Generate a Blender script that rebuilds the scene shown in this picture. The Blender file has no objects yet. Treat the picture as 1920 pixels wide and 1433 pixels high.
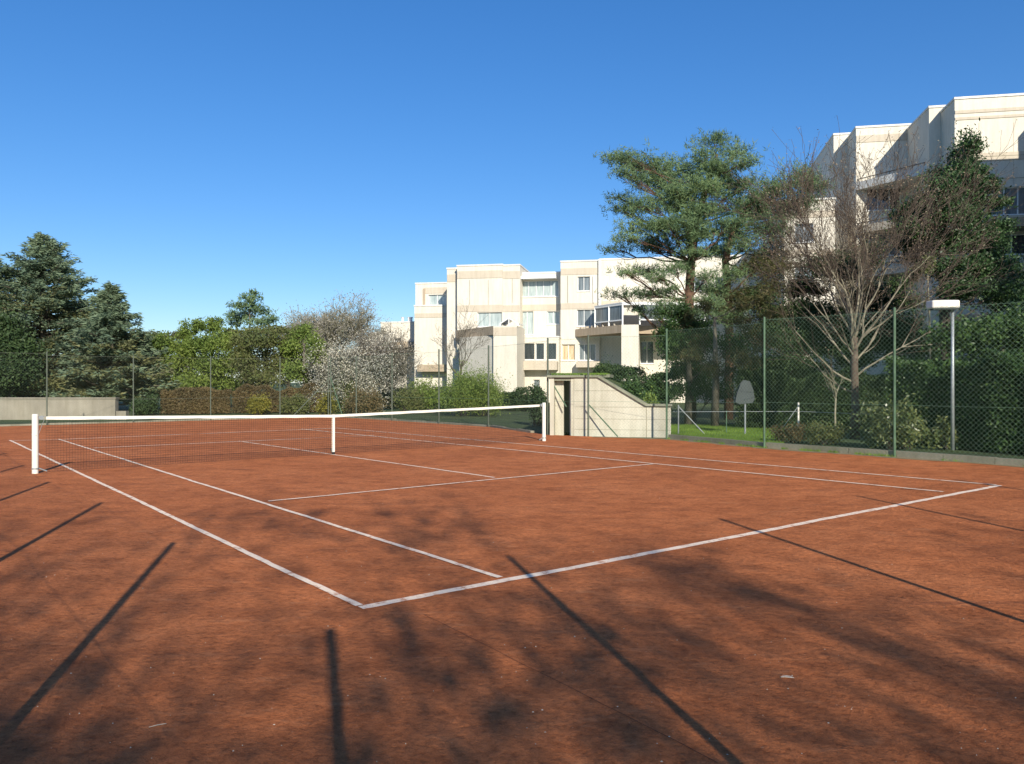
import bpy, math, numpy as np
from mathutils import Vector
rad = math.radians
scene = bpy.context.scene
COL = scene.collection
F = 1492.0; HC = 1.68                      # focal length in photo pixels, eye height
SUN_AZ = rad(13.9); SUN_EL = rad(27.0)
SH = np.array([-math.sin(SUN_AZ), math.cos(SUN_AZ)])   # direction shadows fall

# ------------------------------------------------------------------ helpers
def G(px, py, z=0.0):                       # ground point under a picture point
    Y = F*(HC-z)/(py-716.5)
    return np.array([(px-960)*Y/F, Y, z])
def W(px, py, Y):
    return np.array([(px-960)*Y/F, Y, HC+(716.5-py)*Y/F])
def tag(o, label=None, cat=None, group=None, kind=None):
    if label: o['label'] = label
    if cat: o['category'] = cat
    if group: o['group'] = group
    if kind: o['kind'] = kind
    return o
def empty(name, loc, label, cat, group=None):
    o = bpy.data.objects.new(name, None); COL.objects.link(o)
    o.location = [float(v) for v in loc]; o.empty_display_size = .2
    return tag(o, label, cat, group)
def _link(name, me, mat, parent, origin, smooth=False):
    o = bpy.data.objects.new(name, me); COL.objects.link(o)
    if mat: me.materials.append(mat)
    if smooth:
        me.polygons.foreach_set('use_smooth', [True]*len(me.polygons))
    if parent is not None: o.parent = parent
    elif origin is not None: o.location = [float(v) for v in origin]
    return o
def root_loc(parent):
    p = parent
    while p.parent: p = p.parent
    return np.array(p.location)
def np_mesh(name, V, k, mat, parent=None, origin=None, smooth=False, idx=None):
    """V: (N*k,3) vertices, faces of k consecutive vertices, or idx array of faces (M,k)"""
    V = np.asarray(V, dtype=np.float64).reshape(-1, 3)
    if parent is not None: V = V - root_loc(parent)
    elif origin is not None: V = V - np.array(origin)
    me = bpy.data.meshes.new(name)
    if idx is None: idx = np.arange(len(V)).reshape(-1, k)
    n = len(idx)
    me.vertices.add(len(V)); me.vertices.foreach_set('co', V.astype(np.float32).ravel())
    me.loops.add(n*k); me.loops.foreach_set('vertex_index', idx.astype(np.int32).ravel())
    me.polygons.add(n); me.polygons.foreach_set('loop_start', np.arange(0, n*k, k, dtype=np.int32))
    me.polygons.foreach_set('loop_total', np.full(n, k, dtype=np.int32))
    me.update(calc_edges=True)
    return _link(name, me, mat, parent, origin, smooth)
class MB:
    def __init__(s): s.v = []; s.f = []
    def add(s, vs, fs):
        b = len(s.v); s.v += [tuple(float(c) for c in v) for v in vs]; s.f += [tuple(i+b for i in f) for f in fs]; return s
    def prism(s, plan, z0, z1):             # plan: list of (x,y), z1 may be a list
        n = len(plan)
        if not hasattr(z0, '__len__'): z0 = [z0]*n
        if not hasattr(z1, '__len__'): z1 = [z1]*n
        vs = [(p[0], p[1], z0[i]) for i, p in enumerate(plan)] + [(p[0], p[1], z1[i]) for i, p in enumerate(plan)]
        fs = [tuple(range(n))[::-1], tuple(range(n, 2*n))] + [(i, (i+1) % n, n+(i+1) % n, n+i) for i in range(n)]
        return s.add(vs, fs)
    def box(s, c, ax, ay, h):               # c base centre, ax/ay full extent vectors in plan
        c = np.array(c, float); ax = np.array(ax, float)[:2]/2; ay = np.array(ay, float)[:2]/2
        pl = [c[:2]-ax-ay, c[:2]+ax-ay, c[:2]+ax+ay, c[:2]-ax+ay]
        return s.prism(pl, c[2], c[2]+h)
    def bar(s, a, b, w, h=None):            # square bar between two points
        a = np.array(a, float); b = np.array(b, float); d = b-a; d /= np.linalg.norm(d)
        up = np.array([0, 0, 1.]) if abs(d[2]) < .95 else np.array([1., 0, 0])
        r = np.cross(d, up); r /= np.linalg.norm(r); u = np.cross(r, d)
        r = r*w/2; u = u*(h or w)/2
        vs = [a-r-u, a+r-u, a+r+u, a-r+u, b-r-u, b+r-u, b+r+u, b-r+u]
        return s.add(vs, [(3, 2, 1, 0), (4, 5, 6, 7), (0, 1, 5, 4), (1, 2, 6, 5), (2, 3, 7, 6), (3, 0, 4, 7)])
    def tube(s, pts, rs, n=10, cap=True):
        pts = [np.array(p, float) for p in pts]
        if not hasattr(rs, '__len__'): rs = [rs]*len(pts)
        b = len(s.v); ref = None
        for i, p in enumerate(pts):
            d = pts[min(i+1, len(pts)-1)]-pts[max(i-1, 0)]; d = d/np.linalg.norm(d)
            if ref is None: ref = np.array([1., 0, 0]) if abs(d[0]) < .9 else np.array([0, 1., 0])
            x = ref-d*np.dot(ref, d); x /= np.linalg.norm(x); ref = x; y = np.cross(d, x)
            for k in range(n):
                a = 2*math.pi*k/n; q = p+rs[i]*(math.cos(a)*x+math.sin(a)*y); s.v.append(tuple(float(c) for c in q))
        for i in range(len(pts)-1):
            for k in range(n):
                s.f.append((b+i*n+k, b+i*n+(k+1) % n, b+(i+1)*n+(k+1) % n, b+(i+1)*n+k))
        if cap:
            s.f.append(tuple(b+k for k in range(n))[::-1]); s.f.append(tuple(b+(len(pts)-1)*n+k for k in range(n)))
        return s
    def build(s, name, mat, parent=None, origin=None, smooth=False, bevel=0):
        off = root_loc(parent) if parent is not None else (np.array(origin) if origin is not None else np.zeros(3))
        me = bpy.data.meshes.new(name)
        me.from_pydata([(v[0]-off[0], v[1]-off[1], v[2]-off[2]) for v in s.v], [], s.f); me.update()
        o = _link(name, me, mat, parent, origin if origin is not None else None, smooth)
        if bevel:
            m = o.modifiers.new('b', 'BEVEL'); m.width = bevel; m.segments = 2; m.limit_method = 'ANGLE'
        return o
def segs_mesh(segs, n=4):
    """segs array (N,8): p0,p1,r0,r1 -> quads"""
    S = np.array(segs, float)
    p0, p1, r0, r1 = S[:, 0:3], S[:, 3:6], S[:, 6], S[:, 7]
    d = p1-p0; L = np.linalg.norm(d, axis=1, keepdims=True); d = d/np.maximum(L, 1e-6)
    ref = np.where(np.abs(d[:, 2:3]) > .9, np.array([[1., 0, 0]]), np.array([[0, 0, 1.]]))
    x = np.cross(d, ref); x /= np.linalg.norm(x, axis=1, keepdims=True); y = np.cross(d, x)
    out = []
    for k in range(n):
        a0 = 2*math.pi*k/n; a1 = 2*math.pi*(k+1)/n
        c0 = math.cos(a0)*x+math.sin(a0)*y; c1 = math.cos(a1)*x+math.sin(a1)*y
        q = np.stack([p0+c0*r0[:, None], p0+c1*r0[:, None], p1+c1*r1[:, None], p1+c0*r1[:, None]], 1)
        out.append(q)
    return np.concatenate(out, 0).reshape(-1, 3)

# ------------------------------------------------------------------ materials
def new_mat(name):
    m = bpy.data.materials.new(name); m.use_nodes = True
    nt = m.node_tree; nt.nodes.clear()
    out = nt.nodes.new('ShaderNodeOutputMaterial'); b = nt.nodes.new('ShaderNodeBsdfPrincipled')
    nt.links.new(b.outputs[0], out.inputs[0])
    return m, nt, b, out
def N(nt, t, **kw):
    n = nt.nodes.new(t)
    for k, v in kw.items():
        if k in n.inputs: n.inputs[k].default_value = v
        else: setattr(n, k, v)
    return n
def col(c): return (c[0], c[1], c[2], 1)
def ramp(nt, fac, stops):
    r = nt.nodes.new('ShaderNodeValToRGB'); e = r.color_ramp.elements
    while len(e) < len(stops): e.new(.5)
    for i, (p, c) in enumerate(stops): e[i].position = p; e[i].color = col(c) if hasattr(c, '__len__') else (c, c, c, 1)
    nt.links.new(fac, r.inputs[0]); return r.outputs[0]
def mixc(nt, fac, a, b, mode='MIX'):
    m = nt.nodes.new('ShaderNodeMix'); m.data_type = 'RGBA'; m.blend_type = mode
    if hasattr(fac, 'is_linked'): nt.links.new(fac, m.inputs[0])
    else: m.inputs[0].default_value = fac
    for s, i in ((a, 6), (b, 7)):
        if hasattr(s, 'is_linked'): nt.links.new(s, m.inputs[i])
        else: m.inputs[i].default_value = col(s)
    return m.outputs[2]
def objco(nt, scale=(1, 1, 1), rot=0):
    tc = nt.nodes.new('ShaderNodeTexCoord'); mp = nt.nodes.new('ShaderNodeMapping')
    mp.inputs['Scale'].default_value = scale; mp.inputs['Rotation'].default_value = (0, 0, rot)
    nt.links.new(tc.outputs['Object'], mp.inputs[0]); return mp.outputs[0]
def noise(nt, co, scale, detail=4, rough=.55):
    n = N(nt, 'ShaderNodeTexNoise'); n.inputs['Scale'].default_value = scale
    n.inputs['Detail'].default_value = detail; n.inputs['Roughness'].default_value = rough
    nt.links.new(co, n.inputs['Vector']); return n.outputs[0]
def simple(name, a, b=None, scale=3., rough=.8, bump=0, metal=0, spec=.3):
    m, nt, p, out = new_mat(name); b = b or tuple(c*.8 for c in a)
    co = objco(nt); f = noise(nt, co, scale, 6)
    c = ramp(nt, f, [(.3, b), (.7, a)]); nt.links.new(c, p.inputs['Base Color'])
    p.inputs['Roughness'].default_value = rough; p.inputs['Metallic'].default_value = metal
    p.inputs['Specular IOR Level'].default_value = spec
    if bump:
        f2 = noise(nt, co, scale*8, 5); bp = N(nt, 'ShaderNodeBump'); bp.inputs['Strength'].default_value = bump
        bp.inputs['Distance'].default_value = .02
        nt.links.new(f2, bp.inputs['Height']); nt.links.new(bp.outputs[0], p.inputs['Normal'])
    return m
def leaf_mat(name, cols, big=.6, trans=.3, rough=.6, spec=.25):
    """per leaf random colour plus slow variation of growth across the crown"""
    m, nt, p, out = new_mat(name)
    g = nt.nodes.new('ShaderNodeNewGeometry')
    c1 = ramp(nt, g.outputs['Random Per Island'], [(i/max(1, len(cols)-1), c) for i, c in enumerate(cols)])
    co = objco(nt); f = noise(nt, co, big, 3)
    k = ramp(nt, f, [(.3, (.72, .78, .8)), (.7, (1.25, 1.2, 1.05))])
    c2 = mixc(nt, 1.0, c1, k, 'MULTIPLY')
    nt.links.new(c2, p.inputs['Base Color']); p.inputs['Roughness'].default_value = rough
    p.inputs['Specular IOR Level'].default_value = spec
    if trans:
        t = nt.nodes.new('ShaderNodeBsdfTranslucent'); nt.links.new(c2, t.inputs[0])
        mx = nt.nodes.new('ShaderNodeMixShader'); mx.inputs[0].default_value = trans
        nt.links.new(p.outputs[0], mx.inputs[1]); nt.links.new(t.outputs[0], mx.inputs[2]); nt.links.new(mx.outputs[0], out.inputs[0])
    return m
YAW = rad(37.6)
EX = np.array([math.cos(YAW), math.sin(YAW)]); EY = np.array([-math.sin(YAW), math.cos(YAW)]); C0 = np.array([-1.12, 5.93])
def court(x, y, z=0.): p = C0+EX*x+EY*y; return np.array([p[0], p[1], z])

def clay_nodes(nt):
    co = objco(nt); cr = objco(nt, (1., 1.15, 1.), 0.5)
    big = noise(nt, co, .45, 4, .6); mid = noise(nt, cr, 2.6, 6, .68); fine = noise(nt, cr, 17, 6, .72); grit = noise(nt, co, 110, 3, .7)
    a = ramp(nt, big, [(.3, (.43, .134, .046)), (.5, (.505, .160, .055)), (.72, (.57, .192, .070))])
    b = ramp(nt, mid, [(.28, (.62, .58, .56)), (.5, (.96, .96, .96)), (.74, (1.22, 1.22, 1.2))])
    c = ramp(nt, fine, [(.32, (.55, .50, .46)), (.46, (.95, .95, .95)), (.72, (1.28, 1.32, 1.36))])
    d = ramp(nt, grit, [(.3, (.8, .8, .8)), (.7, (1.18, 1.18, 1.18))])
    x = mixc(nt, 1., a, b, 'MULTIPLY'); x = mixc(nt, .85, x, c, 'MULTIPLY'); x = mixc(nt, .8, x, d, 'MULTIPLY')
    # damp darker streaks brushed along the court
    st = noise(nt, objco(nt, (.5, 3.2, 1), YAW), 1.2, 5, .65)
    sm = ramp(nt, st, [(.56, 0.), (.72, .5)])
    x = mixc(nt, sm, x, (.21, .075, .038))
    rg = noise(nt, objco(nt, (1, 1.3, 1), 1.1), 11, 4, .6)
    crk = ramp(nt, rg, [(.46, 1.), (.495, 0.), (.505, 0.), (.54, 1.)])
    x = mixc(nt, .34, x, ramp(nt, crk, [(0, (.42, .36, .34)), (.8, (1.03, 1.03, 1.03))]), 'MULTIPLY')
    sp = noise(nt, objco(nt, (1, 1, 1), .3), 34, 2, .5); spm = ramp(nt, sp, [(.70, 0.), (.78, .55)])
    x = mixc(nt, spm, x, (.62, .34, .19))
    sc = noise(nt, objco(nt, (.7, 2.2, 1), YAW+.5), 3.1, 5, .7); scm = ramp(nt, sc, [(.57, 0.), (.70, .42)])
    x = mixc(nt, scm, x, (.64, .27, .12))
    return x, co, cr, mid, fine, grit
def bump_chain(nt, p, items):
    prev = None
    for h, st, dist in items:
        b = N(nt, 'ShaderNodeBump'); b.inputs['Strength'].default_value = st; b.inputs['Distance'].default_value = dist
        nt.links.new(h, b.inputs['Height'])
        if prev: nt.links.new(prev, b.inputs['Normal'])
        prev = b.outputs[0]
    nt.links.new(prev, p.inputs['Normal'])
def make_clay():
    m, nt, p, out = new_mat('red_clay'); x, co, cr, mid, fine, grit = clay_nodes(nt)
    nt.links.new(x, p.inputs['Base Color']); p.inputs['Roughness'].default_value = .93; p.inputs['Specular IOR Level'].default_value = .15
    bump_chain(nt, p, [(mid, .6, .06), (fine, .9, .03), (grit, .7, .008)])
    return m
def make_line():
    m, nt, p, out = new_mat('line_paint'); x, co, cr, mid, fine, grit = clay_nodes(nt)
    w = noise(nt, co, 9, 6, .7); f = ramp(nt, w, [(.36, .8), (.47, .12), (.8, .03)])
    g2 = ramp(nt, grit, [(.35, (.84, .63, .45)), (.55, (.95, .79, .60))])
    c = mixc(nt, f, g2, x); nt.links.new(c, p.inputs['Base Color']); p.inputs['Roughness'].default_value = .85
    bump_chain(nt, p, [(fine, .4, .01)]); return m
def make_wall(name, a, b, streak=.25):
    m, nt, p, out = new_mat(name); co = objco(nt)
    f = noise(nt, co, .7, 6, .6); c = ramp(nt, f, [(.3, b), (.7, a)])
    s = noise(nt, objco(nt, (3, 3, .35)), 1.6, 5, .65); sm = ramp(nt, s, [(.35, (.80, .78, .74)), (.6, (1, 1, 1))])
    c = mixc(nt, streak*3 if streak*3 < 1 else 1., c, sm, 'MULTIPLY')
    g = noise(nt, co, 40, 3); gr = ramp(nt, g, [(.3, (.9, .9, .9)), (.7, (1.06, 1.06, 1.06))]); c = mixc(nt, 1., c, gr, 'MULTIPLY')
    nt.links.new(c, p.inputs['Base Color']); p.inputs['Roughness'].default_value = .9; p.inputs['Specular IOR Level'].default_value = .2
    bump_chain(nt, p, [(g, .25, .01)]); return m
def make_ground():
    m, nt, p, out = new_mat('grass_soil'); co = objco(nt)
    f = noise(nt, co, .35, 5); g = noise(nt, co, 9, 6, .7)
    c = ramp(nt, f, [(.35, (.035, .055, .015)), (.55, (.05, .085, .02)), (.75, (.08, .08, .03))])
    k = ramp(nt, g, [(.3, (.55, .6, .5)), (.7, (1.35, 1.3, 1.2))]); c = mixc(nt, 1., c, k, 'MULTIPLY')
    nt.links.new(c, p.inputs['Base Color']); p.inputs['Roughness'].default_value = .95; bump_chain(nt, p, [(g, 1., .05)]); return m
def make_glass(name, c, c2, rough=.06, scale=2.):
    m, nt, p, out = new_mat(name); co = objco(nt, (7, 7, .3)); f = noise(nt, co, scale, 3)
    cc = ramp(nt, f, [(.35, c), (.65, c2)]); nt.links.new(cc, p.inputs['Base Color'])
    p.inputs['Roughness'].default_value = rough; p.inputs['Specular IOR Level'].default_value = .6; return m
M = dict(
 clay=make_clay(), line=make_line(), ground=make_ground(),
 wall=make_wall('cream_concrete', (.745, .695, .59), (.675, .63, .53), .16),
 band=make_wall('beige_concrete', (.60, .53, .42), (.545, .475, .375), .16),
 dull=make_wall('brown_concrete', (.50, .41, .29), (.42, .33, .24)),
 cope=make_wall('pale_coping', (.78, .77, .73), (.68, .67, .62)),
 shed=make_wall('cast_concrete', (.62, .59, .475), (.50, .475, .38)),
 shedcap=make_wall('mossy_coping', (.33, .33, .25), (.20, .21, .15)),
 lowwall=make_wall('weathered_wall', (.34, .31, .24), (.22, .20, .155)),
 curb=make_wall('curb_concrete', (.36, .33, .25), (.20, .19, .13)),
 white=simple('white_paint', (.78, .75, .66), (.68, .64, .55), 5, .45),
 tape=simple('net_tape', (.80, .77, .67), (.66, .63, .54), 6, .75),
 frame=simple('white_frames', (.80, .80, .78), (.72, .72, .70), 5, .4),
 greenpost=simple('green_steel', (.10, .17, .10), (.06, .11, .065), 6, .5),
 greenwire=simple('green_wire', (.17, .27, .18), (.11, .19, .12), 4, .5),
 greypost=simple('dull_green_steel', (.11, .13, .10), (.08, .10, .07), 6, .6),
 greywire=simple('grey_wire', (.20, .22, .17), (.13, .15, .11), 4, .5),
 black=simple('black_cord', (.02, .022, .02), (.012, .012, .012), 5, .7),
 steel=simple('galvanised', (.40, .43, .43), (.28, .31, .31), 5, .45, metal=.4),
 greybox=simple('grey_board', (.065, .08, .08), (.05, .06, .06), 3, .7),
 darkin=simple('dark_interior', (.10, .095, .085), (.06, .055, .05), 3, .9),
 dglass=make_glass('dark_glass', (.018, .024, .03), (.05, .06, .065)),
 cglass=make_glass('curtained_glass', (.27, .33, .33), (.50, .56, .54), .12, 3.),
 gglass=make_glass('grey_glass', (.10, .12, .13), (.22, .25, .26), .08),
 orange=make_glass('lattice_glass', (.40, .27, .14), (.75, .62, .42), .2, 3.),  # orange reflection in the panes painted into the glass colour
 bark=simple('grey_bark', (.17, .15, .11), (.08, .07, .05), 6, .9, .6),
 palebark=simple('pale_bark', (.30, .28, .19), (.16, .15, .10), 5, .9, .6),
 limb=simple('pale_limb_bark', (.29, .26, .19), (.14, .125, .085), 5, .9, .5),
 treebark=simple('mottled_bark', (.15, .115, .085), (.07, .052, .04), 5, .9, .6),
 redbark=simple('red_bark', (.19, .11, .07), (.09, .055, .038), 5, .9, .8),
 darkbark=simple('dark_bark', (.07, .06, .045), (.035, .03, .025), 6, .9, .6),
 stick=simple('dry_stick', (.55, .48, .38), (.4, .33, .25), 20, .9),
 litter=simple('white_litter', (.62, .53, .42), (.45, .36, .27), 30, .8),
)
L = dict(
 pine=leaf_mat('pine_needles', [(.10, .17, .09), (.16, .24, .12), (.22, .29, .135), (.125, .20, .12)], .5, spec=.08),
 pineb=leaf_mat('pine_needles_brown', [(.08, .085, .03), (.12, .11, .045), (.06, .085, .035), (.16, .12, .06)], .5),
 cedar=leaf_mat('blue_cedar_needles', [(.12, .18, .12), (.17, .235, .155), (.22, .28, .18), (.14, .19, .115)], .35),
 cedarg=leaf_mat('olive_cedar_needles', [(.16, .18, .08), (.22, .23, .10), (.24, .23, .11), (.14, .16, .08)], .35),
 green=leaf_mat('green_leaves', [(.11, .17, .035), (.17, .24, .05), (.23, .30, .07), (.19, .23, .06)], .3),
 olive=leaf_mat('olive_leaves', [(.11, .14, .045), (.15, .175, .055), (.18, .19, .07), (.12, .11, .055)], .3),
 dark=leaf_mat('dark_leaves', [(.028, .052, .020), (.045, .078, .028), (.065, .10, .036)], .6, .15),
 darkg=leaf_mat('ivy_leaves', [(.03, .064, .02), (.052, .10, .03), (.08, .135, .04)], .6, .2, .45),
 laurel=leaf_mat('laurel_leaves', [(.07, .10, .03), (.12, .15, .05), (.20, .22, .09), (.09, .13, .035)], 1.2, .25, .35, .5),
 brown=leaf_mat('brown_hedge_leaves', [(.11, .082, .036), (.15, .105, .05), (.19, .14, .07), (.10, .09, .035)], .8, .2),
 yellow=leaf_mat('yellow_leaves', [(.22, .20, .03), (.30, .26, .05), (.15, .16, .03)], 1., .3),
 blossom=leaf_mat('white_blossom', [(.48, .46, .40), (.64, .61, .55), (.27, .29, .20)], .6, .3),
 gtwig=leaf_mat('grey_twigs', [(.24, .22, .20), (.34, .31, .28), (.18, .17, .14)], .6, .1),
 twig=leaf_mat('buds', [(.22, .16, .11), (.32, .26, .19), (.16, .11, .08)], .6, .1),
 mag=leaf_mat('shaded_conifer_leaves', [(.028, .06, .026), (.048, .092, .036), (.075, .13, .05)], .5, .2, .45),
 grass=leaf_mat('lawn_blades', [(.13, .24, .03), (.19, .32, .05), (.24, .30, .07)], 1.0, .35),
)

# ------------------------------------------------------------------ vegetation
def unit(rng, n):
    v = rng.normal(size=(n, 3)); return v/np.linalg.norm(v, axis=1, keepdims=True)
def blades(rng, cen, k, Lm, wd, up=.3, spread=.3):
    """k needle-like triangles around every centre"""
    c = np.repeat(cen, k, 0); n = len(c)
    d = unit(rng, n); d[:, 2] += up; d /= np.linalg.norm(d, axis=1, keepdims=True)
    c = c+rng.normal(size=(n, 3))*Lm*spread
    s = np.cross(d, unit(rng, n)); s /= np.maximum(np.linalg.norm(s, axis=1, keepdims=True), 1e-6)
    ln = Lm*rng.uniform(.6, 1.3, (n, 1)); w = wd*rng.uniform(.7, 1.3, (n, 1))
    return np.stack([c-s*w/2, c+s*w/2, c+d*ln], 1)
def leafq(rng, cen, Lm, wd, flat=0.):
    n = len(cen); d = unit(rng, n); d[:, 2] *= (1-flat); d /= np.linalg.norm(d, axis=1, keepdims=True)
    s = np.cross(d, unit(rng, n)); s /= np.maximum(np.linalg.norm(s, axis=1, keepdims=True), 1e-6)
    ln = Lm*rng.uniform(.6, 1.3, (n, 1)); w = wd*rng.uniform(.7, 1.3, (n, 1))
    return np.stack([cen-d*ln/2, cen+s*w/2, cen+d*ln/2, cen-s*w/2], 1)
def clump_pts(rng, c, r, n, subs=8, sig=.33):
    """uneven cloud: sub-lobes over an ellipsoid"""
    c = np.array(c); r = np.array(r)
    sc = c+unit(rng, subs)*r*rng.uniform(.25, .85, (subs, 1)); sz = rng.uniform(.6, 1.3, subs)
    w = rng.integers(0, subs, n)
    return sc[w]+rng.normal(size=(n, 3))*r*sig*sz[w][:, None], sc
def limb(segs, a, b, r0, r1, rng, n=5, sag=.1, wob=.06):
    a = np.array(a, float); b = np.array(b, float); Ln = np.linalg.norm(b-a); pts = []
    off = rng.normal(size=3)*Ln*wob
    for i in range(n+1):
        t = i/n; p = a+(b-a)*t+off*math.sin(math.pi*t)+np.array([0, 0, -sag*Ln*math.sin(math.pi*t)])
        if 0 < i < n: p = p+rng.normal(size=3)*Ln*.012
        pts.append(p)
    for i in range(n):
        ra = r0+(r1-r0)*i/n; rb = r0+(r1-r0)*(i+1)/n
        segs.append([*pts[i], *pts[i+1], ra, rb])
    return pts
def grow(segs, tips, rng, p, d, ln, r, lev, maxlev, up=.12, ang=.65, kids=(2, 4), shrink=.68, rmin=.004, wig=.16):
    n = 4 if lev < 3 else 3
    pts = [p]; ds = []
    for i in range(n):
        d = d+rng.normal(size=3)*wig+np.array([0, 0, up]); d = d/np.linalg.norm(d)
        q = p+d*ln/n; ra = r*(1-.5*i/n); rb = r*(1-.5*(i+1)/n)
        segs.append([*p, *q, max(ra, rmin), max(rb, rmin)]); p = q; pts.append(p); ds.append(d)
    if lev >= maxlev: tips.append(p); return
    k = rng.integers(kids[0], kids[1]+1)
    for j in range(k+1):
        if j == 0: q = pts[-1]; dd = ds[-1]; a = ang*.35
        else: i = rng.integers(1, n+1); q = pts[i]; dd = ds[i-1]; a = ang*rng.uniform(.7, 1.3)
        s = unit(rng, 1)[0]; s = s-dd*np.dot(s, dd); s /= np.linalg.norm(s)
        nd = dd*math.cos(a)+s*math.sin(a)
        grow(segs, tips, rng, q, nd, ln*shrink*rng.uniform(.75, 1.2), max(r*.52*rng.uniform(.8, 1.1), rmin), lev+1, maxlev, up, ang, kids, shrink, rmin, wig)
def trunk_path(mb, pts, rs, n=10): mb.tube(pts, rs, n)
TREEG = {}
def crown_tree(name, label, cat, base, trunk, tr, clumps, leafmat, barkmat, seed, Yc, kind='needle', dens=1., L0=.22, w0=.035, k=9,
               depth=2.0, group=None, subs=7, sig=.33, mats2=None, limbs=True, flat=1., up=.3, swell=1.15):
    """trunk: world points; clumps in (px,py,rx,ry[,dY]) at depth Yc"""
    rng = np.random.default_rng(seed)
    root = empty(name, base, label, cat, group)
    if trunk is not None:
        mb = MB(); mb.tube(trunk, tr, 10); mb.build('trunk', barkmat, root, smooth=True)
    T = np.array(trunk) if trunk is not None else None
    segs = []; quads = []; quads2 = []
    for cl in clumps:
        px, py, rx, ry = cl[:4]; dy = cl[4] if len(cl) > 4 else rng.uniform(-depth, depth)
        Y = Yc+dy; rx *= swell; ry *= swell; c = W(px, py, Y); R = np.array([rx*Y/F, min(max(rx, ry)*Y/F*1.0, depth*1.2+.3), ry*Y/F*flat])
        area = R[0]*R[2]
        n = int(max(30, dens*6.*math.pi*area/(L0*w0*.5*(k if kind == 'needle' else 1))))
        pts, sc = clump_pts(rng, c, R, n, subs, sig)
        pts = pts[pts[:, 2] > .03]
        tgt = quads2 if (mats2 is not None and len(cl) > 5) else quads
        if kind == 'needle': tgt.append(blades(rng, pts, k, L0, w0, up))
        else: tgt.append(leafq(rng, pts, L0, w0))
        if limbs and T is not None:
            # leave the trunk somewhat below the clump
            zt = min(max(c[2]-np.hypot(c[0]-base[0], c[1]-base[1])*.45, T[0][2]+.5), T[-1][2])
            i = int(np.argmin(np.abs(T[:, 2]-zt))); a = T[i]; rr = max(.015, min(tr[i]*.3, .028+.015*np.linalg.norm(R)))
            pth = limb(segs, a, c, rr, rr*.35, rng, 6, .06)
            for s in sc: limb(segs, pth[-2 if rng.random() < .5 else -3], s, rr*.35, .008, rng, 3, .02)
    if segs: np_mesh('branches', segs_mesh(segs, 4), 4, barkmat, root)
    kk = 3 if kind == 'needle' else 4
    if quads: np_mesh('crown', np.concatenate(quads, 0), kk, leafmat, root)
    if quads2: np_mesh('dry_foliage', np.concatenate(quads2, 0), kk, mats2, root)
    return root
def bare_tree(name, label, base, height, r, seed, barkmat, leafmat=None, maxlev=5, nl=3, up=.1, ang=.6, lean=(0, 0), tip_n=0, tip_s=.08,
              shrink=.7, trunk_frac=.3, group=None, kids=(2, 4), starts=5, spread=.55, tip_w=.5, cat='tree', rmin=.004, tipname='buds', tsig=.25, limb_r=.6, limbmat=None, low=()):
    rng = np.random.default_rng(seed); base = np.array(base, float)
    root = empty(name, base, label, cat, group)
    top = base+np.array([lean[0], lean[1], height*trunk_frac])
    tp = [base+np.array([0, 0, -.1]), base+(top-base)*.3+np.array([.03, 0, 0]), base+(top-base)*.65, top]
    MB().tube(tp, [r*1.25, r, r*.9, r*.8], 10).build('trunk', barkmat, root, smooth=True)
    segs = []; tips = []
    rem = height*(1-trunk_frac); ln0 = rem*(1-shrink)/(1-shrink**(maxlev+1))*1.15
    for (z, a, el, ln) in low:
        grow(segs, tips, rng, base+(top-base)*z, np.array([math.cos(a)*math.cos(el), math.sin(a)*math.cos(el), math.sin(el)]), ln, r*.28, 2, maxlev, up, ang, kids, shrink, rmin, .1)
    for i in range(starts):
        a = 2*math.pi*i/starts+rng.uniform(-.4, .4); s = spread*rng.uniform(.5, 1.2)
        d = np.array([math.cos(a)*math.sin(s), math.sin(a)*math.sin(s), math.cos(s)])
        st = tp[-1] if i % 2 == 0 else tp[-1]+(tp[-2]-tp[-1])*rng.uniform(0, .8)
        grow(segs, tips, rng, st, d, ln0*rng.uniform(.85, 1.15), r*limb_r*rng.uniform(.8, 1.15), 0, maxlev, up, ang, kids, shrink, rmin)
    if limbmat is not None:
        S = np.array(segs); big = S[:, 6] > .0125
        np_mesh('limbs', segs_mesh(S[big], 6), 4, limbmat, root); segs = S[~big]
    np_mesh('branches', segs_mesh(segs, 4), 4, barkmat, root)
    if leafmat is not None and tip_n:
        T = np.repeat(np.array(tips), tip_n, 0); T = T+rng.normal(size=T.shape)*tsig
        np_mesh(tipname, leafq(rng, T, tip_s, tip_s*tip_w), 4, leafmat, root)
    return root
def shrub(name, label, cat, lobes, leafmat, seed, n, Lf=.09, wf=.05, group=None, kind='leaf', sig=.33, subs=8, stem=True, k=5, up=.3):
    """lobes: (x,y,z,rx,ry,rz) in metres"""
    rng = np.random.default_rng(seed); lb = np.array(lobes, float)
    base = np.array([lb[:, 0].mean(), lb[:, 1].mean(), 0.])
    root = empty(name, base, label, cat, group)
    vol = lb[:, 3]*lb[:, 5]; Q = []; segs = []
    for i, b in enumerate(lb):
        m = max(20, int(n*vol[i]/vol.sum()))
        pts, sc = clump_pts(rng, b[:3], b[3:], m, subs, sig); pts = pts[pts[:, 2] > .02]
        Q.append(leafq(rng, pts, Lf, wf) if kind == 'leaf' else blades(rng, pts, k, Lf, wf, up))
        for s in sc[:6]: limb(segs, [b[0]+rng.normal()*.1, b[1]+rng.normal()*.1, 0], s, .02, .006, rng, 3, 0)
    np_mesh('foliage', np.concatenate(Q, 0), 4 if kind == 'leaf' else 3, leafmat, root)
    np_mesh('stems', segs_mesh(segs, 4), 4, M['darkbark'], root)
    return root
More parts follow.
